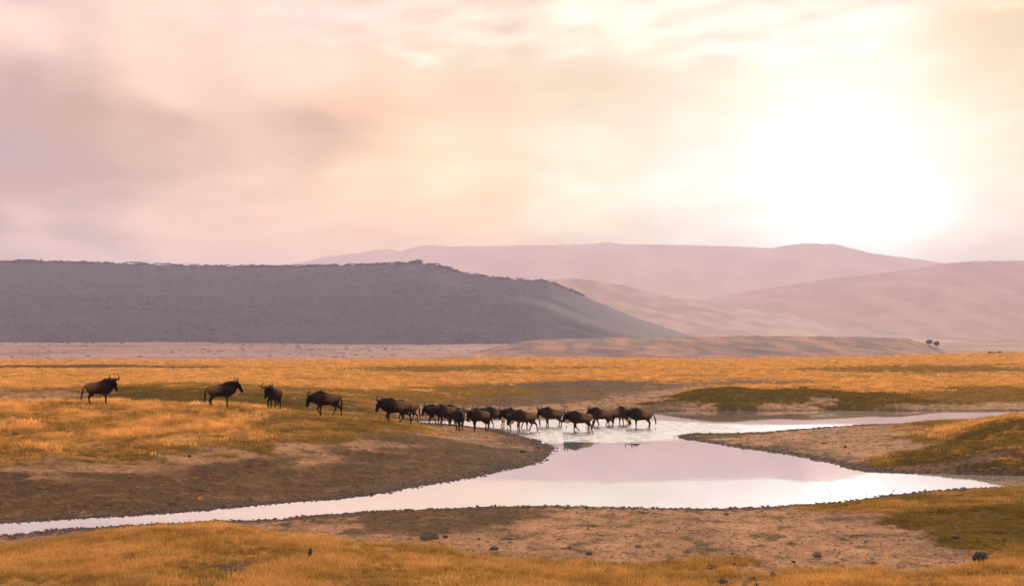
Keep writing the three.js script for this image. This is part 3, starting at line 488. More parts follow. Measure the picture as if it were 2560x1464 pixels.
// pose: poll [x, y, z], nose (pitch of the face), look (turn of the head), fore/hind legs as [swing, bend] in degrees, tail swing
function wildebeest(pose, place, label, litCoat = 1) {
  const { poll = [0.92, 1.24, 0], nose = 0, look = 0, fl = [0, 0], fr = [0, 0], hl = [0, 0], hr = [0, 0], tail = [0.1, 0], seed = 1 } = pose, r = rng(seed * 97 + 11);
  const hx = Math.cos(look * rad), hz = -Math.sin(look * rad), cn = Math.cos(nose * rad), sn = Math.sin(nose * rad);
  const head = (q) => { const p = [q[0] * 1.14, q[1] * 1.14, q[2] * 1.14], x = p[0] * cn - p[1] * sn, y = p[0] * sn + p[1] * cn; return [poll[0] + x * hx - p[2] * hz, poll[1] + y, poll[2] + x * hz + p[2] * hx]; };
  const lx = (a, l) => [Math.sin(a * rad) * l, -Math.cos(a * rad) * l];
  const C = [
    cone([-0.50, 0.95, 0], [-0.12, 0.93, 0], 0.245, 0.30, 0.78), cone([-0.12, 0.92, 0], [0.34, 0.95, 0], 0.305, 0.37, 0.74), cone([0.34, 0.95, 0], [0.54, 0.98, 0], 0.36, 0.29, 0.70),
    cone([-0.62, 1.02, 0], [0.1, 1.10, 0], 0.14, 0.15, 0.9, 0.1), cone([0.0, 1.10, 0], [0.36, 1.235, 0], 0.14, 0.15, 0.62, 0.12),
  ];
  const nb = [0.46, 1.06, 0], mid = [lerp(nb[0], poll[0], 0.55) - 0.02, lerp(nb[1], poll[1], 0.55) - 0.06, poll[2] * 0.4], nk = head([-0.05, -0.09, 0]);
  C.push(cone(nb, mid, 0.27, 0.22, 0.60, 0.12), cone(mid, nk, 0.22, 0.14, 0.68, 0.1));
  const H = (a, b, ra, rb, k = 0.05) => C.push(cone(head(a), head(b), ra * 1.12, rb * 1.12, 1, k));
  H([0.0, -0.03, 0], [0.07, -0.18, 0], 0.088, 0.086); H([0.07, -0.18, 0], [0.135, -0.42, 0], 0.084, 0.062); H([0.135, -0.43, 0.028], [0.135, -0.43, -0.028], 0.066, 0.066); H([-0.02, -0.14, 0], [0.085, -0.36, 0], 0.066, 0.05);
  for (const s of [-1, 1]) { H([0.0, 0.01, s * 0.04], [0.02, 0.02, s * 0.09], 0.06, 0.045); H([-0.04, -0.02, s * 0.09], [-0.07, -0.07, s * 0.24], 0.03, 0.012, 0.02); }
  const hooves = [];
  for (const [s, q] of [[1, fl], [-1, fr]]) {
    const z = s * 0.125, sh = [0.36, 0.80, z], k = [sh[0] + lx(q[0], 0.42)[0], sh[1] + lx(q[0], 0.42)[1], s * 0.115], f = [k[0] + lx(q[0] - q[1], 0.30)[0], k[1] + lx(q[0] - q[1], 0.30)[1], s * 0.11];
    const h = [f[0] + lx(q[0] - q[1] * 1.15 + 28, 0.075)[0], f[1] + lx(q[0] - q[1] * 1.15 + 28, 0.075)[1], s * 0.11];
    C.push(cone([0.37, 0.94, s * 0.12], [sh[0] + lx(q[0], 0.1)[0], sh[1] - 0.1, z], 0.17, 0.10, 1, 0.08), cone([sh[0] + lx(q[0], 0.08)[0], sh[1] - 0.08, z], k, 0.085, 0.046, 1, 0.05), cone(k, f, 0.046, 0.031, 1, 0.03), cone(f, h, 0.035, 0.042, 1, 0.02)); hooves.push(h);
  }
  for (const [s, q] of [[1, hl], [-1, hr]]) {
    const z = s * 0.12, hip = [-0.52, 0.94, s * 0.11], st = [hip[0] + lx(q[0] + 22, 0.30)[0], hip[1] + lx(q[0] + 22, 0.30)[1], s * 0.135], ho = [st[0] + lx(q[0] - 32 - q[1], 0.29)[0], st[1] + lx(q[0] - 32 - q[1], 0.29)[1], z], f = [ho[0] + lx(q[0] + 10 - q[1] * 0.2, 0.335)[0], ho[1] + lx(q[0] + 10 - q[1] * 0.2, 0.335)[1], z], h = [f[0] + lx(q[0] + 30 - q[1] * 0.6, 0.075)[0], f[1] + lx(q[0] + 30 - q[1] * 0.6, 0.075)[1], z];
    C.push(cone(hip, st, 0.19, 0.125, 1, 0.08), cone(st, ho, 0.115, 0.048, 1, 0.05), cone(ho, f, 0.046, 0.031, 1, 0.03), cone(f, h, 0.035, 0.043, 1, 0.02)); hooves.push(h);
  }
  let reach = [-0.95, 1.2, -0.4, 0.4]; const m = head([0.2, -0.5, 0]), e1 = head([0, 0, 0.3]), e2 = head([0, 0, -0.3]);
  reach[1] = Math.max(0.75, m[0], e1[0], e2[0]) + 0.12; reach[2] = Math.min(-0.36, m[2] - 0.12, e1[2], e2[2]); reach[3] = Math.max(0.36, m[2] + 0.12, e1[2], e2[2]);
  for (const h of hooves) { reach[0] = Math.min(reach[0], h[0] - 0.1); reach[1] = Math.max(reach[1], h[0] + 0.1); }
  const bottom = Math.min(...hooves.map((h) => h[1])) - 0.04;
  const g = surfaceNets([reach[0], bottom - 0.04, reach[2]], [reach[1], 1.5, reach[3]], 0.026, fieldOf(C));
  const pos = g.attributes.position, col = new Float32Array(pos.count * 3);
  for (let i = 0; i < pos.count; i++) {
    const x = pos.getX(i), y = pos.getY(i), z = pos.getZ(i), inHead = Math.hypot(x - head([0.08, -0.25, 0])[0], y - head([0.08, -0.25, 0])[1], z - head([0.08, -0.25, 0])[2]);
    const leg = smooth(0.72, 0.5, y), flank = smooth(0.25, -0.25, x) * smooth(0.72, 0.95, y), stripes = smooth(-0.2, 0.15, x) * smooth(0.62, 0.85, y) * smooth(0.05, 0.3, fbm(x * 13 + seed, y * 1.6, 2) + 0.2) * 0.75;
    let c = [lerp(0.016, 0.105, flank), lerp(0.0085, 0.056, flank), lerp(0.0050, 0.031, flank)];
    c = c.map((q, k) => lerp(q, [0.034, 0.015, 0.0065][k], leg * 0.8));
    c = c.map((q, k) => lerp(q, [0.004, 0.0025, 0.002][k], Math.max(stripes, smooth(0.33, 0.22, inHead))));
    const n = (0.82 + 0.36 * (0.5 + fbm(x * 7 + seed * 3, y * 9 + z * 5, 3))) * litCoat;  // the last factor puts light into the coat colour of the lit animals
    for (let k = 0; k < 3; k++) col[i * 3 + k] = c[k] * n;
  }
  g.setAttribute('color', new THREE.BufferAttribute(col, 3));
  const root = thing('wildebeest', place[0], place[1] - bottom - 0.01, place[2], place[3], label, 'wildebeest');
  solid('body', g, coatM, root);
  for (const s of [-1, 1]) solid('horn', tubeOf([[0.015, 0.05, s * 0.03], [0.03, 0.06, s * 0.13], [0.035, 0.03, s * 0.23], [0.03, 0.06, s * 0.31], [0.01, 0.14, s * 0.335], [-0.01, 0.22, s * 0.30], [-0.02, 0.285, s * 0.24]].map(head), [0.062, 0.055, 0.046, 0.04, 0.032, 0.024, 0.008]), hornM, root);
  for (const s of [-1, 1]) { const e = new THREE.SphereGeometry(0.016, 8, 6); e.translate(...head([0.07, -0.11, s * 0.082])); solid('eye', e, eyeM, root); }
  const mane = [], top = (t) => { const w = [0.12, 1.24, 0], a = [0.34, 1.375, 0], b = head([-0.07, 0.07, 0]); return t < 0.35 ? w.map((q, k) => lerp(q, a[k], t / 0.35)) : a.map((q, k) => lerp(q, b[k], (t - 0.35) / 0.65)); };
  for (let i = 0; i < 220; i++) {
    const t = r(), p = top(t), s = r() < 0.5 ? -1 : 1, len = 0.18 + 0.28 * r() * smooth(0, 0.4, t);
    p[1] += 0.02 * r() - 0.015; mane.push([p, [p[0] - 0.05 + r() * 0.06, p[1] - len, p[2] + s * (0.15 + 0.06 * r())], [0, 0.02, s * 0.07]]);
    if (i % 2) mane.push([[p[0], p[1] - 0.03, p[2]], [p[0] - 0.05 - 0.05 * r(), p[1] + 0.035 + 0.035 * r(), p[2] + s * 0.02], [0, 0.01, 0]]);
  }
  solid('mane', strands(mane, 0.022), maneM, root);
  const beard = [], ja = head([0.06, -0.33, 0]), jb = [0.62, 0.84, 0];
  for (let i = 0; i < 120; i++) { const t = r() ** 1.2, p = ja.map((q, k) => lerp(q, jb[k], t)); p[1] += 0.03 - 0.05 * Math.sin(t * 3.1); const l = 0.15 + 0.16 * r() * (1 - t * 0.5); beard.push([[p[0], p[1], p[2] + (r() - 0.5) * 0.05], [p[0] - 0.02 + 0.05 * (r() - 0.5), p[1] - l, p[2] + (r() - 0.5) * 0.08], [0, 0, 0]]); }
  solid('beard', strands(beard, 0.017), beardM, root);
  const [tb, ts] = tail;
  solid('tail', tubeOf([[-0.70, 1.08, 0], [-0.77, 1.06, ts * 0.1], [-0.82 - tb * 0.3, 0.90, ts * 0.3], [-0.83 - tb * 0.8, 0.66, ts * 0.7], [-0.83 - tb * 1.1, 0.42, ts], [-0.82 - tb * 1.2, 0.26, ts]], [0.035, 0.03, 0.026, 0.05, 0.058, 0.046, 0.006], 0.8), maneM, root);
  return root;
}
{
  const spot = (px, d, deg, up = 0) => { const x = (px - MIDX) / FOCAL * d; return [x, groundY(x, -d) + up, -d, deg * rad]; };
  const W = (px, d, deg, pose, label, litCoat) => wildebeest(pose, spot(px, d, deg), label, litCoat);
  const STILL = { fl: [4, 0], fr: [-5, 0], hl: [4, 2], hr: [-6, 0] }, STEP = { fl: [18, 4], fr: [-16, 6], hl: [16, 0], hr: [-18, 4] }, LIFT = { fl: [24, 62], fr: [-10, 2], hl: [-20, 2], hr: [16, 26] };
  W(247, 89, -8, { ...STILL, fl: [6, 0], fr: [-6, 0], poll: [0.84, 1.33, 0.05], look: -18, seed: 1, tail: [0.14, 0] }, 'dark wildebeest standing on the crest of the left bank, leftmost of the herd');
  W(551, 92, 4, { ...STILL, fl: [1, 0], fr: [-3, 0], poll: [0.88, 1.36, 0], nose: 14, look: -6, seed: 2, tail: [0.02, 0] }, 'dark wildebeest facing right with raised head, second from the left');
  W(682, 95, -112, { ...STILL, fl: [-2, 0], fr: [6, 4], poll: [0.84, 1.22, -0.12], look: -6, seed: 3, tail: [0.0, 0.15] }, 'wildebeest walking towards the viewer alone, with curved horns spread');
  W(816, 92, 178, { ...LIFT, fl: [-2, 2], fr: [14, 40], poll: [0.96, 1.08, 0.0], nose: -6, look: 4, seed: 4, tail: [-0.03, 0.1] }, 'dark wildebeest walking left with lowered head, fourth from the left');
  W(990, 90, -168, { fl: [4, 4], fr: [26, 60], hl: [-22, 0], hr: [22, 8], poll: [0.90, 1.22, 0.02], look: 12, seed: 5, tail: [-0.06, 0] }, 'brown wildebeest striding left down the bank in front of its paler companion', 1.15);
  W(1016, 104, 164, { ...STEP, poll: [0.86, 1.24, 0], look: 12, seed: 6, tail: [0.02, 0] }, 'paler wildebeest half hidden behind the one striding down the bank', 1.4);
  W(1093, 110, -152, { ...STEP, poll: [0.86, 1.24, 0.08], look: -26, seed: 7 }, 'black-faced wildebeest looking left at the head of the crowded group');
  W(1113, 107.5, -148, { ...STILL, fl: [10, 4], poll: [0.84, 1.12, -0.02], look: 30, seed: 8 }, 'wildebeest with lit brown back facing the viewer inside the crowded group', 1.25);
  W(1137, 114, 174, { ...STILL, poll: [0.98, 1.12, 0], seed: 9 }, 'wildebeest at the back of the crowded group, showing only mane, back and tail', 1.1);
  W(1147, 100, -97, { ...STILL, fl: [-4, 6], fr: [6, 2], poll: [0.86, 1.10, -0.02], look: 4, seed: 10, tail: [0, 0.05] }, 'wildebeest walking straight at the viewer on the mud before the group');
  W(1198, 103, -140, { ...STILL, fl: [-6, 0], fr: [8, 6], hl: [-6, 4], poll: [0.82, 1.18, 0.02], look: 34, seed: 11, tail: [-0.04, 0.0] }, 'wildebeest with level spread horns staring at the viewer from the muddy shore', 1.15);
  W(1237, 113, -176, { ...STILL, fl: [2, 0], fr: [-22, 2], poll: [0.84, 1.20, -0.06], look: 58, seed: 12, tail: [0.02, 0] }, 'wildebeest at the water edge turning its face back over a dark mane', 1.0);
  W(1288, 110, -172, { ...LIFT, fl: [22, 66], fr: [-4, 0], poll: [0.88, 1.20, 0.03], look: 18, seed: 13, tail: [0.0, 0.1] }, 'black-faced wildebeest wading left, mostly hidden behind a brown one');
  W(1312, 106, -170, { fl: [-2, 4], fr: [16, 20], hl: [18, 18], hr: [-18, 2], poll: [0.98, 0.98, 0], nose: -8, look: 4, seed: 14, tail: [0.14, 0.05] }, 'brown wildebeest wading left with head low and tail swung out', 1.25);
  W(1381, 115, -174, { ...STILL, fl: [2, 0], fr: [-6, 0], poll: [0.88, 1.20, 0.02], look: 16, seed: 15, tail: [0.16, 0] }, 'wildebeest standing apart in the shallows with a black mane hump', 1.2);
  W(1452, 106.5, -172, { fl: [4, 2], fr: [-2, 46], hl: [-16, 0], hr: [6, 0], poll: [0.94, 1.20, 0.02], nose: 4, look: 6, seed: 16, tail: [-0.06, 0] }, 'large wildebeest wading left with golden beard, nearest in the water', 1.2);
  W(1504, 115, 178, { ...STEP, poll: [0.84, 1.24, 0], look: 8, seed: 17, tail: [0, 0.05] }, 'wildebeest behind the large wader, its rear beside the drinking one', 1.2);
  W(1543, 117, 34, { ...STILL, fl: [10, 4], poll: [0.98, 0.66, -0.02], nose: 2, look: -10, seed: 18, tail: [0, 0.08] }, 'wildebeest lowering its head to drink, rump turned to the viewer', 1.25);
  W(1604, 112, -174, { ...STILL, fl: [-2, 0], fr: [2, 0], hl: [-3, 4], hr: [4, 0], poll: [0.86, 1.24, 0.03], look: 26, seed: 19, tail: [0.12, 0] }, 'shaggy wildebeest with golden beard, rightmost of the herd in the water', 1.15);
}

// ---------------------------------------------------------------- grass, clods and pebbles (nobody could count them)
function tuft(seed, blades, height, spread, width) {
  const r = rng(seed), pos = [];
  for (let i = 0; i < blades; i++) {
    const a = r() * 6.28, q = Math.sqrt(r()) * spread, x = Math.cos(a) * q, z = Math.sin(a) * q, h = height * (0.45 + 0.75 * r()), b = r() * 6.28, lean = h * (0.15 + 0.55 * r()), w = width * (0.6 + 0.7 * r()), f = r() * 3.14, cx = Math.cos(f) * w, cz = Math.sin(f) * w;
    const mx = x + Math.cos(b) * lean * 0.35, mz = z + Math.sin(b) * lean * 0.35, tx = x + Math.cos(b) * lean, tz = z + Math.sin(b) * lean;
    pos.push(x - cx, -0.03, z - cz, x + cx, -0.03, z + cz, mx + cx * 0.75, h * 0.6, mz + cz * 0.75, x - cx, -0.03, z - cz, mx + cx * 0.75, h * 0.6, mz + cz * 0.75, mx - cx * 0.75, h * 0.6, mz - cz * 0.75, mx - cx * 0.75, h * 0.6, mz - cz * 0.75, mx + cx * 0.75, h * 0.6, mz + cz * 0.75, tx, h, tz);
  }
  const g = new THREE.BufferGeometry(); g.setAttribute('position', new THREE.Float32BufferAttribute(pos, 3)); g.computeVertexNormals();
  return g;
}
const bladeM = new THREE.MeshPhysicalMaterial({ color: 0xffffff, roughness: 1, specularIntensity: 0.1, transmission: 0.45, thickness: 0, side: THREE.DoubleSide });
{
  const kinds = [
    { name: 'foreground_grass', label: 'amber dry grass covering the near hummock and the bottom edge', category: 'grass', d0: 21, d1: 48, count: 56000, geo: tuft(1, 13, 0.088, 0.085, 0.0060), mid: 34 },
    { name: 'grass_stems', label: 'thin pale seed stems standing above the near amber grass', category: 'grass', d0: 21, d1: 40, count: 4200, geo: tuft(9, 4, 0.22, 0.05, 0.0028), mid: 34 },
    { name: 'bank_grass', label: 'pale golden and olive grass on the banks of the stream', category: 'grass', d0: 46, d1: 150, count: 90000, geo: tuft(2, 15, 0.17, 0.20, 0.012), mid: 85 },
    { name: 'plain_grass', label: 'tall golden grass of the wide plain beyond the stream', category: 'grass', d0: 150, d1: 660, count: 130000, geo: tuft(3, 12, 0.27, 0.5, 0.036), mid: 300 },
  ];
  const GRASS = [[0.78, 0.415, 0.130], [0.58, 0.305, 0.090], [0.23, 0.140, 0.026], [0.150, 0.096, 0.019], [0.22, 0.115, 0.038], [0.42, 0.22, 0.078]], KEEP = [1, 1, 0.75, 0.8, 0.16, 0.10];
  kinds.forEach((k, q) => {
    const r = rng(300 + q), list = [], m = new THREE.Matrix4(), e = new THREE.Euler(), quat = new THREE.Quaternion(), c = new THREE.Color();
    for (let i = 0; i < k.count; i++) {
      const u = (r() * 2 - 1) * 0.335, d = k.mid > 200 ? 1 / lerp(1 / k.d0, 1 / k.d1, r() ** 0.85) : Math.exp(lerp(Math.log(k.d0), Math.log(k.d1), r())), x = u * d;
      ground(x, d);
      if (G.s < 0.9) continue;
      let best = 0, pick = 0; for (let s = 0; s < 6; s++) pick += G.c[s] ** 1.6;
      pick *= r(); for (; best < 5; best++) { pick -= G.c[best] ** 1.6; if (pick <= 0) break; }
      const patch = fbm(x * 0.5 + 9, d * 0.22 + 5, 3), wide = k.mid > 200 ? fbm(x * 0.08 + 4, d * 0.035 + 8, 3) : fbm(x * 0.75 + 4, d * 0.42 + 8, 3), green = fbm(x * 0.33 + 60, d * 0.2 + 8, 4), tall = best < 2 ? 1 : best < 4 ? 0.55 : 0.5;
      if (r() > KEEP[best] * (best < 2 ? smooth(-0.34, 0.05, patch + r() * 0.15) * smooth(0.44, 0.06, wide + patch * 0.3) : 1)) continue;
      const s = (0.7 + 0.6 * r()) * (1 - 0.55 * smooth(0.25, 0.7, G.c[4] + G.c[5])) * (1 + patch * 0.8) * (k.mid < 40 ? 1 : Math.sqrt(d / k.mid)), t = 0.68 + 0.5 * r() + patch * 0.45, mix = clamp(0.05 + r() * 0.5 - patch * 0.5 + (k.mid < 200 ? green * 1.6 + (k.mid > 40 ? 0.12 : 0) : 0)), A = GRASS[best > 3 ? 4 : best], B = GRASS[best < 2 ? 2 : best > 3 ? 2 : Math.max(0, best - 1)];
      m.compose(new THREE.Vector3(x, G.h, -d), quat.setFromEuler(e.set(0, r() * 6.28, 0)), new THREE.Vector3(s, s * tall * (0.8 + 0.4 * r()), s));
      list.push([m.clone(), [lerp(A[0], B[0], mix) * t, lerp(A[1], B[1], mix) * t, lerp(A[2], B[2], mix) * t]]);
    }
    const mesh = new THREE.InstancedMesh(k.geo, bladeM, list.length);
    list.forEach(([mm, cc], i) => { mesh.setMatrixAt(i, mm); mesh.setColorAt(i, c.setRGB(...cc)); });
    mesh.name = numbered(k.name); mesh.userData.kind = 'stuff'; tag(mesh, k.label, k.category); mesh.castShadow = mesh.receiveShadow = true; scene.add(mesh);
  });
}
function lump(seed, rough, detail = 2, flat = 0.7) {                    // an uneven stone or clod, about one unit across
  const g = new THREE.IcosahedronGeometry(0.5, detail), p = g.attributes.position, k = seed * 3.7;
  for (let i = 0; i < p.count; i++) {
    const x = p.getX(i), y = p.getY(i), z = p.getZ(i), f = 1 + rough * (fbm(x * 2.6 + k, y * 2.6 + z * 1.9 + k, 3) + 0.6 * noise(z * 4.2 + k, x * 3.1 - y * 2.2));
    p.setXYZ(i, x * f, y * f * flat, z * f);
  }
  g.computeVertexNormals();
  return g;
}
const stoneSkin = tile(256, (u, v) => clamp(0.72 + wrapNoise(u, v, 9, 5) * 0.7), true), stoneBump = tile(256, (u, v) => clamp(0.5 + wrapNoise(u, v, 16, 5) * 0.8));
const stoneM = (r, g, b) => new THREE.MeshStandardMaterial({ color: new THREE.Color(r, g, b), map: stoneSkin, bumpMap: stoneBump, bumpScale: 0.02, roughness: 0.95 });
{
  const r = rng(808), N = 34000, geo = lump(3, 0.5, 1, 0.6), m = new THREE.Matrix4(), q = new THREE.Quaternion(), e = new THREE.Euler(), list = [], c = new THREE.Color();
  for (let i = 0; i < N; i++) {
    const shore = i < 16000; let x, d;
    if (shore) { const k = Math.floor(r() * POND.length), a = POND[k], b = POND[(k + 1) % POND.length], t = r(); x = lerp(a[0], b[0], t) + (r() - 0.5) * 1.6; d = lerp(a[1], b[1], t) + (r() - 0.5) * 3.2; } else { d = Math.exp(lerp(Math.log(28), Math.log(130), r())); x = (r() * 2 - 1) * 0.335 * d; }
    if (d < 20 || Math.abs(x / d) > 0.34) continue;
    ground(x, d);
    if (G.s < -0.25 || (shore && G.s > 1.5) || (!shore && G.c[4] + G.c[5] < 0.5)) continue;
    const s = (shore ? 0.045 : 0.032) * (0.4 + 1.3 * r() ** 2.2) * Math.sqrt(d / 45), t = 0.6 + 0.7 * r();
    list.push([m.compose(new THREE.Vector3(x, Math.max(G.h, -0.02) + s * 0.12, -d), q.setFromEuler(e.set(r() * 0.6, r() * 6.28, r() * 0.6)), new THREE.Vector3(s * (1 + r()), s * (0.7 + 0.6 * r()), s * (1 + r()))).clone(), shore ? [0.075 * t, 0.045 * t, 0.029 * t] : [0.15 * t, 0.090 * t, 0.058 * t]]);
  }
  const mesh = new THREE.InstancedMesh(geo, new THREE.MeshStandardMaterial({ color: 0xffffff, roughness: 0.9 }), list.length);
  list.forEach(([mm, cc], i) => { mesh.setMatrixAt(i, mm); mesh.setColorAt(i, c.setRGB(...cc)); });
  mesh.name = numbered('clods'); mesh.userData.kind = 'stuff'; tag(mesh, 'small mud clods and pebbles along the waterline and over the flats', 'mud clods'); scene.add(mesh);
}

// ---------------------------------------------------------------- stones, dirt heap, bird, stems
const onGround = (px, py, guess) => {                                   // walks the line of sight until it meets the ground
  let a = guess * 0.7, x = 0; for (; a < guess * 1.5; a += 0.02) { x = (px - MIDX) / FOCAL * a; if (ground(x, a).h >= EYE - (py - HORIZON) / FOCAL * a) break; }
  return [x, ground(x, a).h, -a];
};
{
  const dark = stoneM(0.15, 0.11, 0.10), grey = stoneM(0.27, 0.20, 0.17), pale = stoneM(0.60, 0.46, 0.37), black = stoneM(0.06, 0.045, 0.04), umber = stoneM(0.13, 0.085, 0.06);
  const variants = [1, 2, 3, 4, 5].map((s) => lump(s * 5 + 1, 0.55, 3, 0.72));
  const list = [
    [1235, 1374, 37, 19, 11, dark, 'dark rounded stone alone on the pale flat, right of the dirt heap'], [1198, 1348, 40, 10, 5, grey, 'small grey stone just right of the dirt heap'], [1113, 1343, 40, 14, 7, umber, 'small clod lying at the right foot of the dirt heap'],
    [1473, 1386, 36, 16, 8, dark, 'dark stone on the middle flat, left of the pale half-buried one'], [1680, 1399, 34, 19, 10, grey, 'grey stone with pale top beside green tufts in the middle flat'], [1769, 1409, 33, 12, 8, dark, 'dark stone just below and right of the grey one with pale top'],
    [1838, 1411, 33, 12, 6, dark, 'low dark stone under the dark green tuft on the middle flat'], [1831, 1387, 35, 9, 6, dark, 'small dark stone above the green tuft on the middle flat'], [1596, 1367, 38, 16, 7, grey, 'flattish grey stone in the middle of the pale flat'], [1424, 1370, 38, 12, 7, grey, 'small grey stone left on the pale flat, above the dark one'],
    [1723, 1443, 30, 9, 9, pale, 'small pale stone in the grass at the bottom middle'], [1808, 1456, 29, 21, 12, dark, 'rounded dark stone at the bottom edge, leftmost of its cluster'], [1882, 1449, 30, 17, 9, dark, 'dark stone at the bottom edge, topmost in its cluster'], [1934, 1443, 30, 17, 15, grey, 'upright grey stone at the bottom edge, right of the dark cluster'], [1869, 1457, 29, 18, 9, grey, 'low grey stone in the middle of the bottom edge cluster'], [1891, 1463, 29, 12, 7, black, 'black stone cut by the bottom edge of the frame'],
    [1816, 1287, 46, 12, 6, dark, 'small dark stone on the mud close to the near shore'], [1772, 1421, 32, 16, 6, grey, 'flat grey stone in front of the grass fringe at the bottom'],
    [2044, 1390, 35, 23, 13, grey, 'stone with pale top and dark front, leftmost of the pale ones at right'], [2110, 1400, 34, 12, 9, pale, 'pale stone between the dark-fronted stone and the round white one'], [2183, 1399, 34, 13, 11, pale, 'round whitish stone, rightmost of the pale stones'], [2179, 1406, 33, 13, 5, pale, 'flat pale chip lying just below the round whitish stone'], [2092, 1408, 33, 15, 5, umber, 'flat brown stone below the pale ones at right'], [1985, 1406, 34, 10, 6, umber, 'small brown stone left of the dark-fronted stone'],
    [2388, 1343, 39, 18, 5, black, 'flat black stone at the edge of the right-hand grass'], [2164, 1355, 39, 8, 4, umber, 'tiny brown stone on the open flat at right'],
    [2059, 1109, 84, 7, 4, black, 'black dropping on the sandy spit, left one of two'], [2066, 1108, 84, 5, 4, black, 'smaller black dropping beside the other on the sandy spit'], [2114, 1118, 81, 9, 5, dark, 'dark stone on the sandy spit, right of the black droppings'], [1307, 1130, 79, 14, 5, black, 'dark clod near the rounded point of the left bank'],
    [472, 1141, 66, 10, 7, black, 'dark clod on the olive turf of the left bank'], [378, 1306, 46, 4, 3, black, 'tiny dark stone standing out of the left arm of water'],
  ];
  list.forEach(([px, py, guess, w, h, mat, label], i) => {
    const wet = px === 378, [x, y, z] = wet ? [(px - MIDX) / FOCAL * 45.2, 0, -45.2] : onGround(px, py, guess), s = w / FOCAL * -z, up = h / FOCAL * -z;
    const o = solid('stone', variants[i % 5], mat); o.position.set(x, y + up * 0.3, z); o.scale.set(s * 1.05, up * 1.5, s * 0.9); o.rotation.y = i * 1.3; tag(o, label, 'stone');
  });
  {                                                                     // the big dark boulder on the right with a knob at its side
    const [x, y, z] = onGround(2451, 1402, 34), k = -z / FOCAL, g = thing('boulder', x, y, z, 0.2, 'large dark rough boulder in the grass at lower right', 'boulder');
    const big = solid('rock', lump(23, 0.5, 4, 0.8), black, g); big.scale.set(36 * k, 36 * k, 30 * k); big.position.y = 9 * k;
    const knob = solid('knob', lump(29, 0.5, 3, 0.7), dark, g); knob.scale.set(20 * k, 18 * k, 18 * k); knob.position.set(19 * k, 5 * k, 2 * k);
  }
  {                                                                     // heap of dug earth
    const [x, y, z] = onGround(1073, 1345, 40), k = -z / FOCAL, g = new THREE.SphereGeometry(1, 56, 28, 0, Math.PI * 2, 0, Math.PI / 2), p = g.attributes.position;
    for (let i = 0; i < p.count; i++) { const a = p.getX(i), b = p.getY(i), c = p.getZ(i), n = fbm(a * 2.4 + 7, c * 2.4 + b * 1.7, 4), peak = Math.exp(-(((a + 0.28) / 0.3) ** 2) - (c / 0.5) ** 2) * 0.3; p.setXYZ(i, a * (1 + n * 0.3) * 26 * k, (b ** 1.25 * (0.78 + n * 0.5) + peak * b) * 19 * k, c * (1 + n * 0.3) * 24 * k); }
    g.computeVertexNormals();
    const o = solid('dirt_heap', g, umber); o.position.set(x, y - 0.02, z); tag(o, 'rough heap of dug brown earth on the pale flat below the pool', 'dirt heap');
  }
  {                                                                     // bird and its stones
    const [x, y, z] = onGround(775, 1404, 28), k = -z / FOCAL;
    const b1 = solid('stone', variants[1], pale); b1.position.set(x + 4 * k, y + 2 * k, z); b1.scale.set(13 * k, 12 * k, 12 * k); tag(b1, 'pale stone under the small dark bird', 'stone');
    const b2 = solid('stone', variants[3], stoneM(0.4, 0.25, 0.17)); b2.position.set(x - 7 * k, y + 2 * k, z + 1 * k); b2.scale.set(12 * k, 11 * k, 12 * k); b2.rotation.y = 1; tag(b2, 'brown stone left of the pale one under the bird', 'stone');
    const g = thing('bird', x - 1 * k, y + 7.2 * k, z, -0.6, 'small dark upright bird perched on a stone in the near grass', 'bird');
    const C = [cone([0, 12, 0], [1.2, 18, 0], 5.0, 4.9, 0.95, 3), cone([1.2, 18, 0], [1.6, 22.5, 0], 4.6, 3.5, 0.95, 3), cone([1.8, 24.2, 0], [2.4, 24.4, 0], 3.3, 3.1, 0.95, 2), cone([-1, 11, 0], [-2.8, 6.5, 0], 3.4, 1.6, 0.85, 2)];
    const body = surfaceNets([-9, 2, -8], [9, 30, 8], 0.5, fieldOf(C)), p = body.attributes.position, col = new Float32Array(p.count * 3);
    for (let i = 0; i < p.count; i++) { const belly = smooth(0.5, 4, p.getX(i)) * smooth(20, 13, p.getY(i)), n = 0.8 + 0.4 * (0.5 + noise(p.getX(i), p.getY(i) * 0.7)); col.set([lerp(0.022, 0.085, belly) * n, lerp(0.013, 0.042, belly) * n, lerp(0.011, 0.012, belly) * n], i * 3); }
    body.setAttribute('color', new THREE.BufferAttribute(col, 3)); body.scale(k, k, k);
    solid('body', body, new THREE.MeshStandardMaterial({ vertexColors: true, roughness: 0.7 }), g);
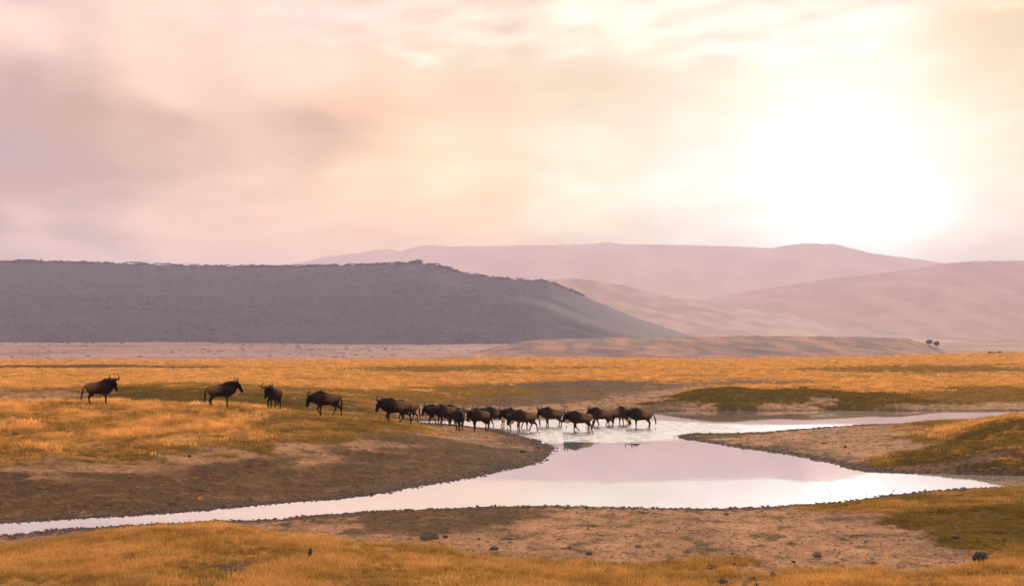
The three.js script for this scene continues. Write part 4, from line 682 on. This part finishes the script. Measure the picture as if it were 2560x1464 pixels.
    for (const s of [-1, 1]) { const w = surfaceNets([-8, 3, -8], [6, 24, 8], 0.5, fieldOf([cone([0.4, 18, s * 3.6], [-2.2, 9.5, s * 2.6], 2.6, 1.1, 0.6, 1)])); w.scale(k, k, k); solid('wing', w, new THREE.MeshStandardMaterial({ color: new THREE.Color(0.03, 0.019, 0.016), roughness: 0.7 }), g); }
    const tl = surfaceNets([-8, -3, -4], [2, 12, 4], 0.45, fieldOf([cone([-2.2, 8, 0], [-4.6, 0.4, 0], 1.7, 1.3, 0.9, 1)])); tl.scale(k, k, k); solid('tail', tl, new THREE.MeshStandardMaterial({ color: new THREE.Color(0.018, 0.011, 0.009), roughness: 0.7 }), g);
    solid('beak', taper([5 * k, 24.2 * k, 0], [7.8 * k, 23.8 * k, 0], 0.75 * k, 0.1 * k), black, g);
    for (const s of [-1, 1]) { solid('leg', taper([0.4 * k, 8 * k, s * 1.4 * k], [1 * k, -1 * k, s * 1.6 * k], 0.55 * k, 0.4 * k), black, g); const e = new THREE.SphereGeometry(0.5 * k, 8, 6); e.translate(4 * k, 25.3 * k, s * 2.5 * k); solid('eye', e, eyeM, g); }
  }
  const stemM = new THREE.MeshStandardMaterial({ color: new THREE.Color(0.12, 0.07, 0.035), roughness: 0.9 });
  const stem = (pts, d, label) => { const q = pts.map(([px, py]) => P(px, py, d)), g = []; for (let i = 1; i < q.length; i++) g.push(taper(q[i - 1].map((v, k) => v - q[0][k]), q[i].map((v, k) => v - q[0][k]), 0.009, 0.006, 5)); const o = solid('stem', mergeGeometries(g), stemM); o.position.set(...q[0]); tag(o, label, 'stem'); };
  stem([[2073, 1249], [2080, 1238], [2077, 1232], [2067, 1218]], wd(1249), 'tall bent grass stem standing in the pool by the near right shore');
  stem([[2098, 1244], [2109, 1241], [2103, 1236], [2097, 1234]], wd(1244), 'low crooked stem in the pool, right of the tall bent one');
  stem([[2169, 1238], [2163, 1224]], wd(1241), 'thin straight stem at the waterline, right of the crooked ones');
  stem([[2232, 1234], [2234, 1226], [2238, 1222], [2231, 1229]], wd(1236), 'small dark sprig at the waterline near the right end of the pool');
}

renderer.render(scene, camera);
